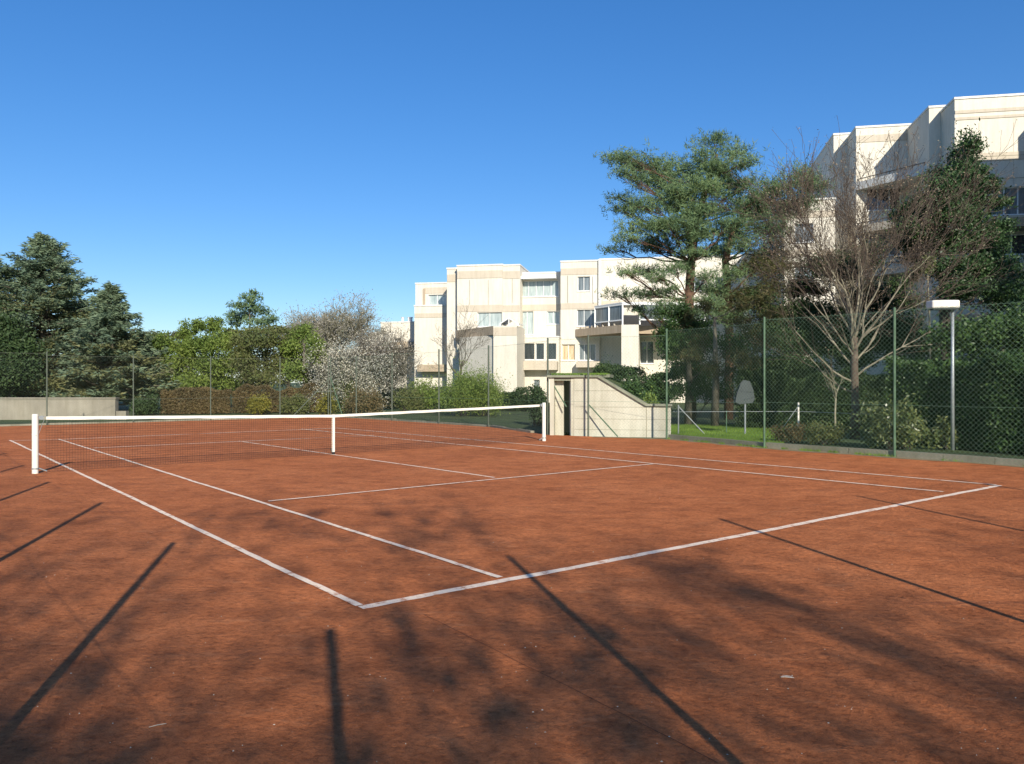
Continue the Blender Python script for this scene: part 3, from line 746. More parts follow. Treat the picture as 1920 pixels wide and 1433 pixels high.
# ------------------------------------------------------------------ right-hand apartment building
fr2 = Frame(50.)
rt2 = empty('apartment_building', [*fr2.p(28, 4), 0], 'tall cream apartment block with stepped roofline towering behind the trees at right', 'building')
R = Building(fr2, rt2)
def ws(*a): return list(a)
R.vol(1790, 2250, 0, 14, 187, wins=[(1858, 352, 1990, 404, 5, 'gglass'), (1868, 440, 1990, 478, 4, 'dglass'), (1872, 530, 1992, 575, 4, 'dglass'), (1800, 620, 1850, 665, 2, 'dglass')],
      bands=[(208, 214), (221, 226), (290, 305)])
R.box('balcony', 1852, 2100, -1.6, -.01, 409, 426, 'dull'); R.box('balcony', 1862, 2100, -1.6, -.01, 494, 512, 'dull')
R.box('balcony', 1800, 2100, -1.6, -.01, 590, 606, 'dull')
for px in (1835, 1900):
    R.box('joint', px, px+1.2, -.008, -.002, 230, 345, 'band')
for py in (296, 338): R.box('joint', 1792, 2100, -.042, -.036, py, py+.8, 'curb')
for px in (880, 915): B.box('joint', px, px+.8, -.008, -.002, 525, 572, 'curb')
for px in (960, 1064, 1112): B.box('drainpipe' if px == 1112 else 'joint', px, px+(1.6 if px == 1112 else .8), -.03 if px == 1112 else .055, .06, 517, 568, 'cope' if px == 1112 else 'curb')
R.vol(1742, 1830, 2.3, 16, 203, bands=[], wins=[])
R.vol(1605, 1740, 6.6, 18, 241, bands=[(255, 268)], wins=[(1625, 345, 1690, 395, 3, 'dglass'), (1625, 440, 1690, 480, 3, 'gglass'), (1625, 530, 1690, 570, 3, 'dglass')])
R.vol(1563, 1640, 8.9, 20, 254)
R.vol(1470, 1566, 6.0, 17, 378, bands=[(398, 410), (470, 482)], wins=[(1490, 420, 1525, 455, 2, 'gglass'), (1490, 500, 1525, 535, 2, 'gglass')])
R.vol(1404, 1475, 12, 22, 470, wins=[])
a0 = fr2.p(fr2.U(1605, 6.5), 6.5)
for k_, zc in enumerate((14.8, 11.9, 9.0, 6.1)):
    b0 = a0+np.array([.5, -.866])*6.2; q = b0+ud*.9
    mb = MB(); mb.prism([a0, b0, q, q+wd*5, a0+wd*.05+ud*2], zc-.5, zc); o = mb.build('terrace', M['cope' if k_ == 0 else 'band'], rt2)
    mb = MB(); nrm = np.array([.866, .5]); 
    mb.bar([*(a0+nrm*.15), zc+.22], [*(b0+nrm*.15), zc+.22], .05)
    for i in range(9):
        p = a0+(b0-a0)*i/8+nrm*.15; mb.bar([*p, zc], [*p, zc+.22], .03)
    mb.build('railing', M['darkin'], o)
# wing that stands forward, beyond the right edge of the picture; it shades the lower storeys
mbw = Building(fr2, rt2)
f = fr2
mb = MB()
mbw.fbox(mb, f.U(1990, -7)+1, 52, -16, -5, -.3, 17.0); mbw.fbox(mb, f.U(1990, -7)+3.2, 52, -5, -.01, -.3, 18.2); mbw.fbox(mb, f.U(1990, -7)+6.0, 52, -14, -8, 17.003, 19.6)
mb.build('wall', M['wall'], rt2)

# ------------------------------------------------------------------ shed with sloping wall
fs = Frame(25.35)
rt3 = empty('concrete_shed', [*fs.p(3, 1), 0], 'pale concrete shelter with doorway and sloping parapet beside the far net post', 'shed')
u0 = fs.U(1076, 0); u1 = fs.U(1258, 0)
def SZ(px, py): return fs.Z(px, py, 0)
prof = [(u0, -.1), (u1, -.1), (u1, SZ(1258, 762)), (fs.U(1212, 0), SZ(1212, 762)), (fs.U(1121, 0), SZ(1121, 708)), (u0, SZ(1077, 708))]
def extr(mb, fr, prof, w0, w1):
    n = len(prof); vs = []
    for w in (w0, w1):
        for u, z in prof: p = fr.p(u, w); vs.append((p[0], p[1], z))
    mb.add(vs, [tuple(range(n)), tuple(range(2*n-1, n-1, -1))]+[(i, (i+1) % n, n+(i+1) % n, n+i) for i in range(n)])
mb = MB(); extr(mb, fs, prof, 0, .22); mb.build('wall', M['shed'], rt3)
# shutter-board grooves as thin lines standing just proud
for py in (733, 763.5, 786, 806):
    ue = u1-.02 if py > 763 else fs.U(1121+(py-708)*1.66, 0)-.02
    mb = MB(); z = SZ(1150, py); extr(mb, fs, [(u0+.02, z-.006), (ue, z-.006), (ue, z+.006), (u0+.02, z+.006)], -.004, -.001); mb.build('joint', M['curb'], rt3)
mb = MB(); extr(mb, fs, [(fs.U(1212, 0)-.01, -.05), (fs.U(1212, 0)+.01, -.05), (fs.U(1212, 0)+.01, SZ(1212, 764)), (fs.U(1212, 0)-.01, SZ(1212, 764))], -.0045, -.0015); mb.build('joint', M['curb'], rt3)
ct = .07
zc0 = SZ(1077, 708); zc1 = SZ(1258, 762); uu0 = fs.U(1026, 0)
cap = [(uu0, zc0+.003), (fs.U(1121, 0), zc0+.003), (fs.U(1212, 0)-.02, zc1+.003), (u1+.04, zc1+.003), (u1+.04, zc1+ct), (fs.U(1212, 0)+.04, zc1+ct), (fs.U(1123, 0), zc0+ct), (uu0, zc0+ct)]
mb = MB(); extr(mb, fs, cap, -.08, .30); mb.build('coping', M['shedcap'], rt3)
# doorway: two jambs, side walls, back wall, roof slab
uj = fs.U(1031, 0); 
mb = MB(); B3 = Building(fs, rt3)
B3.fbox(mb, uj, uj+.13, .0, 2.2, -.1, zc0); B3.fbox(mb, u0-.10, u0-.004, .02, .20, -.1, zc0)
B3.fbox(mb, u0+.003, u0+.12, .225, 2.2, -.1, zc0-.01); B3.fbox(mb, uj+.133, u0, 2.05, 2.2, -.1, zc0-.012)
mb.build('side_wall', M['shed'], rt3)
mb = MB(); B3.fbox(mb, uj+.132, uj+.40, .30, .42, -.1, zc0-.01); mb.build('jamb', M['shed'], rt3); mb = MB(); B3.fbox(mb, uj+.002, u0+1.1, .303, 2.3, zc0+.004, zc0+.1); B3.fbox(mb, uj+.133, u0-.104, .03, .3, zc0-.1, zc0-.002); mb.build('roof', M['shedcap'], rt3)
B3.fbox(mb := MB(), u0-.104-.05, u0-.104, .205, .27, 0, zc0-.12); mb.build('door_edge', M['white'], rt3)

# grassy bank behind the shed
mb = MB(); rng = np.random.default_rng(3); nx, ny = 34, 22; vs = []
for j in range(ny):
    for i in range(nx):
        u = -.2+i*.42; w = .9+j*.75 if i*.42-.2 > (u0+.2) else 2.4+j*.75
        w = (2.35 if u < u0+1.2 else .35)+j*.7
        zt_u = 1.80 if u < u0+.85 else (max(0, 1.80-(u-u0-.85)*.62) if u < u1-.45 else 0)
        back = min(1, max(0, (9.5-j*.7)/5)); z = -.06+(zt_u+.02+rng.normal()*.03 if zt_u > 0 else 0)*min(1, max(0, (u-.9)/.6))*back
        p = fs.p(u, w); vs.append((p[0], p[1], z))
mb.add(vs, [(j*nx+i, j*nx+i+1, (j+1)*nx+i+1, (j+1)*nx+i) for j in range(ny-1) for i in range(nx-1)])
mb.build('grass_bank', M['ground'])['kind'] = 'structure'
def grass(name, label, f_pts, seed, Lm=.09, wd=.014):
    rng = np.random.default_rng(seed); c = f_pts(rng); n = len(c)
    d = rng.normal(size=(n, 3))*.35; d[:, 2] = 1; d /= np.linalg.norm(d, axis=1, keepdims=True)
    s = np.cross(d, unit(rng, n)); s /= np.linalg.norm(s, axis=1, keepdims=True); l = Lm*rng.uniform(.5, 1.3, (n, 1))
    tag(np_mesh(name, np.stack([c-s*wd/2, c+s*wd/2, c+d*l], 1), 3, L['grass']), label, 'grass', kind='stuff')
def lawn(rng):
    n = 60000; px = rng.uniform(1255, 1470, n); Y = rng.uniform(21.3, 31, n); X = (px-960)*Y/F
    P = np.stack([X, Y, np.full(n, -.03)], 1)
    a, b = FR[3], FR[2]; side = (b[0]-a[0])*(Y-a[1])-(b[1]-a[1])*(X-a[0]); e = fs.p(u1+.15, 0)
    return P[(side > .25) & ((X > e[0]) | (Y > 99))]
grass('lawn_grass', 'short bright green grass right of the shed behind the fence', lawn, 11)
def bankg(rng):
    n = 9000; u = rng.uniform(uj, u0+1.0, n); w = rng.uniform(.2, 2.2, n); q = np.stack([fs.c*u+fs.s*w, fs.Y0-fs.s*u+fs.c*w], 1)
    return np.column_stack([q, np.full(n, zc0+.08)])
grass('roof_grass', 'grass growing on the flat roof of the concrete shed', bankg, 12, .07)
def fringe(rng):
    out = []
    for i in range(3):
        a, b = FR[i], FR[i+1]; n = 900; t = rng.random(n)**1.0; p = a+(b-a)*t[:, None]; d = (b-a)/np.linalg.norm(b-a); nn_ = np.array([-d[1], d[0]])
        p = p+nn_*rng.normal(size=(n, 1))*.05; keep = np.sin(t*31+i)+np.sin(t*13) > -.2
        out.append(np.column_stack([p, np.zeros(n)])[keep])
    return np.concatenate(out)
grass('fence_weeds', 'sparse weeds along the foot of the right-hand fence', fringe, 13, .07, .012)

# low wall at far left
fw = Frame(34., th=rad(0))
def wallseg(px0, px1, Y, py0, z0=-.05, th=.25): 
    a = W(px0, 0, Y)[:2]; b = W(px1, 0, Y-.0)[:2]; return a, b, HC+(716.5-py0)*Y/F
rw = empty('low_wall', [*W(110, 0, 35.)[:2], 0], 'low weathered concrete wall under the blue cedars at far left', 'wall')
a, b, z = wallseg(-160, 216, 36., 748)
mb = MB(); mb.prism([a, b, b+[0, .3], a+[0, .3]], -.05, z); mb.build('wall', M['lowwall'], rw)
mb = MB(); mb.prism([a-[0, .04], b+[.04, -.04], b+[.04, .34], a+[0, .34]], z+.002, z+.06); mb.build('coping', M['lowwall'], rw)
mb = MB(); a2, b2, z2 = wallseg(216.4, 236, 36., 771); mb.prism([a2+[.03, 0], b2, b2+[0, .3], a2+[.03, .3]], -.05, z2); mb.build('step', M['lowwall'], rw)

# ------------------------------------------------------------------ lamp
def lamp(px, head_y, Y):
    b = W(px, 0, Y); b[2] = 0; zt = HC+(716.5-head_y)*Y/F
    r = empty('street_lamp', b, 'white box-headed lamp on grey steel pole behind the right-hand fence', 'lamp')
    MB().tube([b, b+[0, 0, zt*.5], b+[0, 0, zt]], [.045, .04, .036], 12).build('pole', M['steel'], r, smooth=True)
    w = 49*Y/F; h = 15*Y/F; cx = b[0]-.24
    mb = MB(); x0 = cx-w/2; x1 = cx+w/2; xm = x0+w*.38; y = b[1]
    mb.prism([(x0, y-.12), (xm, y-.22), (x1, y-.2), (x1, y+.2), (x0, y+.2)], zt, zt+h); mb.build('lamp_head', M['white'], r, bevel=.035)
    mb = MB(); mb.prism([(x0+.04, y-.1), (xm, y-.18), (x1-.04, y-.16), (x1-.04, y+.16), (x0+.04, y+.16)], zt-.03, zt-.002); mb.build('diffuser', M['greybox'], r)
lamp(1786, 579, 19.6)
# low inner fence, white post and grey board
pw = G(1497, 792); Yp = 26.; p0 = W(1497, 0, Yp); p0[2] = 0
r = empty('wire_post', p0, 'slim white post with wire stay on the lawn behind the fence', 'post')
MB().tube([p0, p0+[0, 0, HC+(716.5-755)*Yp/F]], .03, 10).build('pole', M['white'], r)
zt = HC+(716.5-757)*Yp/F
MB().tube([p0+[0, 0, zt-.08], W(1462, 800, Yp)*[1, 1, 0]+[0, 0, .05]], .009, 6).build('stay', M['steel'], r)
rl = empty('wire_fence', W(1350, 0, 26.4)*[1, 1, 0], 'low single-wire fence crossing the lawn in front of the dark hedge', 'fence')
zz = .72
MB().tube([W(1262, 0, 25.6)*[1, 1, 0]+[0, 0, zz], p0+[0, -.04, zz]], .008, 6).build('wire', M['steel'], rl)
MB().tube([p0+[.03, -.04, zz], W(1660, 0, 24.5)*[1, 1, 0]+[0, 0, zz-.05]], .008, 6).build('wire', M['steel'], rl)
q = W(1272, 0, 25.4)*[1, 1, 0]
MB().tube([q, q+[0, 0, .95]], .022, 8).build('post', M['steel'], rl); MB().tube([q+[0, 0, .9], q+[.85, .1, .02]], .018, 8).build('brace', M['steel'], rl)
q = W(1362, 0, 25.9)*[1, 1, 0]; MB().tube([q, q+[0, 0, .75]], .018, 8).build('post', M['greenpost'], rl)
Yb = 25.4; mb = MB(); outl = [(1380, 753), (1383, 738), (1390, 720), (1396, 714), (1405, 716), (1411, 730), (1414, 748), (1410, 755), (1386, 757)]
vs = []
for dy in (0, .12):
    for px, py in outl: vs.append(W(px, py, Yb)+[0, dy, 0])
n = len(outl); mb.add(vs, [tuple(range(n)), tuple(range(2*n-1, n-1, -1))]+[(i, (i+1) % n, n+(i+1) % n, n+i) for i in range(n)])
rb = empty('grey_board', W(1397, 0, Yb)*[1, 1, 0], 'small rounded grey board standing in front of the dark hedge', 'board')
mb.build('panel', M['greybox'], rb, bevel=.02); q = W(1397, 0, Yb+.05)*[1, 1, 0]
MB().tube([q, q+[0, 0, 1.1]], .03, 8).build('post', M['steel'], rb)

exec_veg = True
# ------------------------------------------------------------------ trees: pines in the middle right
Yp = 34.
b1 = W(1296, 0, Yp); b1[2] = 0
tr1 = [b1, W(1294, 650, Yp), W(1292, 560, Yp), W(1296, 490, Yp), W(1305, 420, Yp), W(1325, 350, Yp), W(1345, 290, Yp)]
cl = [(1160, 298, 20, 11), (1190, 300, 26, 13), (1205, 318, 30, 16), (1243, 312, 18, 15), (1182, 330, 20, 12), (1228, 345, 34, 18), (1345, 268, 22, 15), (1380, 285, 24, 9), (1398, 305, 18, 9),
      (1330, 300, 26, 18), (1355, 318, 30, 15), (1280, 325, 30, 18), (1300, 355, 35, 18), (1355, 350, 32, 18), (1395, 350, 24, 16), (1160, 372, 16, 7), (1168, 395, 24, 9), (1205, 388, 28, 13),
      (1255, 380, 34, 18), (1305, 392, 32, 18), (1355, 385, 30, 16), (1410, 380, 24, 14), (1195, 425, 24, 12), (1235, 420, 26, 14), (1180, 448, 22, 9), (1215, 460, 32, 10), (1155, 468, 18, 6),
      (1265, 430, 28, 14), (1300, 440, 28, 14), (1250, 470, 26, 10), (1345, 430, 28, 14), (1175, 512, 20, 7), (1210, 508, 22, 8), (1240, 520, 22, 9), (1170, 552, 24, 6), (1215, 550, 26, 9),
      (1245, 575, 22, 9), (1200, 580, 14, 6), (1325, 470, 24, 10), (1375, 420, 24, 12), (1285, 500, 14, 8), (1300, 450, 24, 12, -1.), (1310, 400, 26, 14, -1.2), (1330, 350, 26, 14, -1.), (1290, 420, 24, 12, -1.3), (1345, 310, 20, 12, -.8), (1270, 370, 26, 14, -1), (1305, 475, 24, 9, -1.), (1262, 505, 20, 9, -.8), (1320, 520, 18, 9, -.6), (1255, 545, 18, 8), (1290, 585, 26, 10, -.7), (1330, 565, 20, 9, -.5), (1235, 590, 20, 9)]
crown_tree('pine_tree', 'tall spreading pine with blue-green needles in front of the cream building', 'pine tree', b1, tr1, [.24, .22, .2, .18, .15, .11, .05], cl, L['pine'], M['redbark'], 21, Yp,
           dens=.62, depth=1.9, L0=.20, w0=.030, k=9, up=.4, flat=.74, swell=1.62, sig=.37, subs=10)
b2 = W(1366, 0, 36.); b2[2] = 0; Y2 = 36.
tr2 = [b2, W(1368, 640, Y2), W(1365, 560, Y2), W(1360, 490, Y2), W(1375, 430, Y2), W(1410, 380, Y2), W(1450, 350, Y2)]
cl = [(1435, 375, 28, 13), (1470, 350, 28, 14), (1500, 335, 26, 13), (1525, 350, 24, 12), (1450, 395, 32, 14), (1490, 380, 28, 14), (1425, 425, 26, 14), (1462, 425, 20, 9), (1395, 460, 26, 10), (1350, 470, 20, 9),
      (1378, 440, 24, 12), (1415, 395, 24, 14), (1320, 545, 18, 8), (1400, 505, 22, 9), (1445, 470, 28, 14, 1, 1), (1425, 500, 26, 14, 0, 1), (1470, 500, 26, 12, .5, 1), (1440, 545, 26, 16, 0, 1), (1500, 540, 22, 14, 1, 1), (1350, 585, 24, 12, 0, 1), (1365, 515, 20, 9, -.7), (1385, 555, 24, 11, -.5, 1), (1345, 545, 20, 9, -.8), (1412, 570, 22, 12, -.5, 1), (1370, 595, 26, 12, -.8)]
crown_tree('pine_tree', 'second pine just right of the tall spreading one, thinner with brownish lower foliage', 'pine tree', b2, tr2, [.22, .2, .18, .16, .12, .08, .04], cl, L['pine'], M['redbark'], 22, Y2,
           dens=.62, depth=1.8, L0=.20, w0=.030, k=9, mats2=L['pineb'], up=.4, swell=1.6, sig=.37, subs=10)

# blue cedars far left: tiers of flat sprays
def cedar(name, label, base, top_z, radius, seed, mat, zlow=.6, tiers=24, per=9, n0=300, lean=0., mat2=None, prof=.85, Ls=.3, tipup=.16):
    rng = np.random.default_rng(seed); base = np.array(base, float); root = empty(name, base, label, 'conifer')
    MB().tube([base, base+[lean*.4, 0, top_z*.5], base+[lean, 0, top_z*.98]], [.32, .2, .03], 10).build('trunk', M['bark'], root, smooth=True)
    segs = []; Q = []; Q2 = []
    for i in range(tiers):
        t = i/(tiers-1); z = zlow+(top_z-zlow-.2)*t; rr = radius*((1-t)**prof*.93+.05)
        for j in range(per):
            a = rng.uniform(0, 2*math.pi); Lb = rr*(rng.uniform(.5, 1.0) if rng.random() < .7 else rng.uniform(1., 1.3)); d = np.array([math.cos(a), math.sin(a), 0])
            s = base+[lean*t, 0, z+rng.uniform(-.2, .2)]; e = s+d*Lb+np.array([0, 0, Lb*rng.uniform(-.05, tipup*2)+.1])
            limb(segs, s, e, .06, .012, rng, 4, .03, .03)
            m = int(n0*Lb/radius*.5)+8; tt = rng.uniform(.2, 1.03, m)**.75; sd_ = np.array([-d[1], d[0], 0]); wv = rng.normal(size=m)*.16*Lb*(1.15-tt)+rng.normal(size=m)*.08
            P = s+(e-s)*tt[:, None]+sd_*wv[:, None]+np.array([0, 0, 1])*(rng.normal(size=m)*.07-.03-np.abs(wv)*.15)[:, None]
            dd = d*.7+sd_*np.sign(wv)[:, None]*.6+unit(rng, m)*.45; dd /= np.linalg.norm(dd, axis=1, keepdims=True)
            k = 2
            for _ in range(k):
                P2 = P+rng.normal(size=P.shape)*.06; sdv = np.cross(dd, unit(rng, m)); sdv /= np.linalg.norm(sdv, axis=1, keepdims=True)
                ln = Ls*rng.uniform(.5, 1.2, (m, 1)); (Q2 if (mat2 is not None and t < .55 and rng.random() < .45) else Q).append(np.stack([P2-sdv*.045, P2+sdv*.045, P2+dd*ln], 1))
    np_mesh('branches', segs_mesh(segs, 4), 4, M['bark'], root); np_mesh('crown', np.concatenate(Q, 0), 3, mat, root)
    if Q2: np_mesh('olive_foliage', np.concatenate(Q2, 0), 3, mat2, root)
    return root
def atY(px, Y): q = W(px, 0, Y); q[2] = 0; return q
def zat(py, Y): return HC+(716.5-py)*Y/F
cedar('blue_cedar', 'tallest blue-green cedar with drooping tiers at the far left', atY(80, 48), zat(442, 48), 5.4, 31, L['cedar'], tiers=32, per=13, n0=260, mat2=L['cedarg'], prof=.78)
cedar('blue_cedar', 'smaller blue-green cedar just right of the tallest cedar', atY(208, 45), zat(535, 45), 3.1, 32, L['cedar'], tiers=24, per=11, n0=200, mat2=L['cedarg'], prof=.72)
cedar('blue_cedar', 'cedar cut off by the left edge of the picture', atY(-18, 47), zat(468, 47), 3.4, 33, L['cedar'], tiers=24, per=9, n0=200, prof=.85)
def lobetree(name, label, px, Y, lobes, leafm, seed, dens=1., Lf=.16, wf=.10, kind='leaf', cat='tree', barkm='bark', depth=1.5, tr=.16, k=4, sig=.33, **kw):
    b = atY(px, Y); top = min(l[1] for l in lobes)
    tt = [b, b+[.05, 0, zat(top, Y)*.4], b+[0, 0, zat(top, Y)*.85]]
    return crown_tree(name, label, cat, b, tt, [tr, tr*.8, tr*.3], lobes, leafm, M[barkm], seed, Y, kind=kind, dens=dens, L0=Lf, w0=wf, depth=depth, k=k, sig=sig, **kw)
TG = 'green trees behind the far end fence'
lobetree('dense_tree', 'dark leafy tree in shade under the cedars at the left edge', 20, 42, [(-10, 640, 50, 40), (25, 655, 40, 35), (5, 710, 50, 30)], L['dark'], 41, 1.2, .16, .1)
lobetree('conifer', 'bushy green conifer right of the smaller cedar, tops below the skyline', 305, 50, [(262, 645, 20, 16), (248, 690, 24, 20), (290, 645, 24, 16), (315, 650, 22, 16), (285, 680, 34, 18), (320, 690, 30, 22), (300, 720, 40, 20), (270, 715, 28, 20)], L['green'], 42, 1.3, .22, .07)
lobetree('conifer', 'brightest green conifer with pointed tops in the middle of the tree row', 385, 49, [(350, 625, 14, 16), (372, 615, 12, 14), (398, 608, 16, 14), (360, 650, 26, 18), (395, 645, 26, 20), (425, 640, 22, 18), (350, 685, 30, 20), (395, 685, 34, 22), (435, 680, 24, 22), (370, 715, 36, 16), (420, 715, 30, 16)], L['green'], 43, 1.4, .22, .07)
lobetree('pine_tree', 'distant dark pine with flat-topped crown above the tree row', 468, 75, [(462, 558, 16, 8), (480, 553, 12, 7), (445, 572, 16, 7), (470, 574, 24, 9), (435, 590, 14, 6), (460, 592, 22, 8), (492, 585, 18, 8), (505, 598, 14, 6), (480, 603, 26, 8), (445, 605, 20, 7)], L['pine'], 44, .7, .3, .10, kind='needle', cat='pine tree', k=5)
lobetree('dense_tree', 'olive green tree between bright conifer and blossom tree', 500, 47, [(455, 650, 24, 20), (485, 640, 22, 16), (515, 640, 22, 18), (470, 685, 30, 20), (510, 680, 30, 22), (545, 675, 22, 22), (490, 712, 36, 16)], L['olive'], 45, 1.2, .2, .07)
lobetree('conifer', 'tall green conifer left of the white blossom tree', 570, 46, [(575, 620, 12, 12), (560, 630, 14, 14), (585, 640, 14, 14), (548, 655, 18, 16), (572, 665, 22, 20), (595, 670, 14, 20), (555, 695, 26, 18), (585, 705, 26, 18)], L['green'], 46, 1.2, .2, .07)
lobetree('dense_tree', 'dull green broad tree behind the olive tree', 540, 58, [(470, 622, 26, 10), (510, 622, 26, 11), (545, 624, 24, 12), (300, 634, 26, 8), (335, 630, 20, 8), (430, 622, 20, 8)], L['olive'], 47, 1., .22, .12)
# bare and blossoming trees
bare_tree('bare_tree', 'round-crowned bare grey tree far behind the blossom tree', atY(628, 72), zat(572, 72), .22, 51, M['palebark'], L['gtwig'], 6, up=.05, ang=.55, tip_n=2, tip_s=.16, kids=(1, 3), starts=7, spread=.42, shrink=.76, trunk_frac=.3, rmin=.012)
bare_tree('bare_tree', 'low bare grey tree seen above the conifer left of the blossom', atY(575, 74), zat(592, 74), .2, 52, M['palebark'], L['gtwig'], 5, tip_n=2, tip_s=.16, starts=6, shrink=.74, rmin=.012)
bare_tree('blossom_tree', 'tree covered in white spring blossom left of the cream building', atY(655, 46), zat(628, 46), .16, 53, M['bark'], L['blossom'], 5, up=.0, ang=.7, tip_n=5, tip_s=.08, starts=7, spread=.95, shrink=.76, trunk_frac=.18, tipname='blossom', tip_w=.8, tsig=.2, rmin=.006)
bare_tree('bare_tree', 'small bare tree with pinkish twigs between blossom tree and building', atY(715, 47), zat(628, 47), .10, 54, M['bark'], L['gtwig'], 5, tip_n=3, tip_s=.08, starts=6, spread=.7, shrink=.75, trunk_frac=.2, rmin=.006)
bare_tree('bare_tree', 'leafless tree standing against the left corner of the cream building', atY(862, 58), zat(592, 58), .12, 55, M['bark'], L['twig'], 5, tip_n=1, tip_s=.08, starts=5, spread=.5, shrink=.77, trunk_frac=.3, rmin=.007, kids=(1, 2))

# ------------------------------------------------------------------ hedges and bushes across the far end
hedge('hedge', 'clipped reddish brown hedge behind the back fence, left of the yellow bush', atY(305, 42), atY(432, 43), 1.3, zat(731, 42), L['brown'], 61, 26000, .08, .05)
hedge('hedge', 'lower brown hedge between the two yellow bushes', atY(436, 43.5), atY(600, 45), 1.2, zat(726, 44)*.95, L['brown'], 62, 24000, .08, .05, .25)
def sh(name, label, px, Y, w, top, leafm, seed, n=5000, cat='bush', Lf=.1, wf=.06, lob=4, group=None, low=.0, **kw):
    rng = np.random.default_rng(seed); zt = zat(top, Y); R = w*Y/F/2; lb = []
    for i in range(lob):
        x = atY(px, Y)[0]+rng.uniform(-.55, .55)*R; y = Y+rng.uniform(-.4, .4)*R; rz = zt*rng.uniform(.38, .5); lb.append((x, y, low+rz*rng.uniform(.85, 1.05), R*.55, R*.5, rz*.95))
    return shrub(name, label, cat, lb, leafm, seed, n, Lf, wf, group, **kw)
sh('bush', 'yellow-green bush left of centre in front of the brown hedge', 490, 41.5, 50, 738, L['yellow'], 63, 3500)
sh('bush', 'yellow-green bush just left of the net strap, under the blossom tree', 612, 40.8, 40, 738, L['yellow'], 64, 2500)
sh('bush', 'round brown bush under the white blossom tree', 685, 42.5, 66, 722, L['brown'], 65, 6000)
sh('bush', 'dull green bush between the yellow bushes', 550, 42, 60, 735, L['olive'], 66, 5000)
sh('bush', 'dark green bush under the conifer, right of the low wall', 268, 41, 60, 738, L['dark'], 67, 6000)
sh('bush', 'green bush right of the round brown bush', 755, 43, 80, 722, L['olive'], 68, 6000)
sh('bush', 'leafy green bush beside the large round bush', 800, 44, 70, 712, L['green'], 69, 6000)
sh('bush', 'large round green bush in front of the left end of the building', 893, 40, 130, 672, L['green'], 70, 26000, lob=8, Lf=.09, wf=.04)
sh('bush', 'dark bush between brown hedge and blossom tree', 650, 44.5, 60, 700, L['olive'], 71, 6000)
sh('bush', 'dark shrub beside the left wall of the shed', 1008, 31, 44, 712, L['dark'], 72, 6000)
sh('bush', 'clipped dark shrub on the balcony level right of the ground floor windows', 1141, 52, 44, 664, L['dark'], 73, 7000, lob=3)
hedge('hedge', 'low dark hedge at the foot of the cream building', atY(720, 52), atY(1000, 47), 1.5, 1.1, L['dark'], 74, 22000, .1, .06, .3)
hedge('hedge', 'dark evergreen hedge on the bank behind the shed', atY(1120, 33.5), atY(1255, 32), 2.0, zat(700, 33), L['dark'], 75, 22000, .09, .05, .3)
sh('bush', 'green bush on the bank above the sloping wall of the shed', 1205, 29, 80, 700, L['darkg'], 76, 9000)
sh('bush', 'bush spilling over the bank just right of the sloping wall', 1225, 27.5, 60, 742, L['green'], 77, 5000)

# ------------------------------------------------------------------ trees and shrubs on the right
lobetree('dense_tree', 'dark evergreen undergrowth at the foot of the two pines', 1290, 31.5, [(1265, 590, 24, 18), (1250, 625, 24, 24), (1275, 650, 34, 26), (1310, 610, 28, 20), (1330, 640, 34, 22), (1265, 690, 30, 22), (1300, 690, 34, 26), (1370, 650, 34, 22), (1330, 730, 40, 20), (1270, 735, 30, 18)], L['darkg'], 81, .9, .13, .05, depth=1.2)
lobetree('conifer', 'brownish half-dry conifer beside the fence between pines and bare tree', 1340, 30., [(1290, 600, 18, 14), (1320, 575, 18, 12), (1310, 640, 24, 18), (1295, 670, 22, 14), (1400, 610, 28, 14), (1430, 560, 22, 14), (1385, 575, 22, 12), (1430, 640, 30, 16), (1400, 670, 34, 18), (1350, 690, 26, 14), (1450, 590, 24, 14)], L['pineb'], 82, .55, .2, .03, kind='needle', depth=1.2, k=8)
lobetree('dense_tree', 'dull brown-green shrubby tree behind the lower bare branches', 1480, 36., [(1420, 560, 26, 18), (1460, 590, 34, 20), (1440, 630, 34, 22), (1500, 610, 34, 22), (1540, 580, 30, 20), (1520, 640, 34, 24), (1580, 620, 34, 24), (1560, 500, 30, 20), (1620, 560, 34, 24), (1680, 610, 34, 24), (1690, 550, 26, 20), (1640, 645, 40, 22), (1720, 660, 34, 24), (1600, 500, 24, 16), (1580, 670, 40, 18), (1480, 700, 44, 18), (1430, 700, 40, 18), (1530, 705, 40, 18), (1510, 540, 24, 14), (1460, 675, 40, 16), (1640, 480, 24, 18)], L['dark'], 83, 1.1, .13, .06, depth=1.5, swell=1.5)
bt = bare_tree('bare_tree', 'leafless multi-branched tree with pale trunk behind the right-hand fence', atY(1602, 24), 8.4, .125, 88, M['treebark'], L['twig'], 5, up=.06, ang=.46, tip_n=2, tip_s=.05,
          trunk_frac=.36, starts=11, spread=.58, shrink=.78, kids=(1, 3), rmin=.0042, tsig=.04, limb_r=.35, limbmat=M['limb'],
          low=((.55, 3.0, .5, 1.5), (.7, 2.7, .75, 1.6), (.6, -.3, .7, 1.6), (.45, 3.4, .15, 1.3), (.8, 3.6, .7, 1.5), (.75, .2, .55, 1.5)))
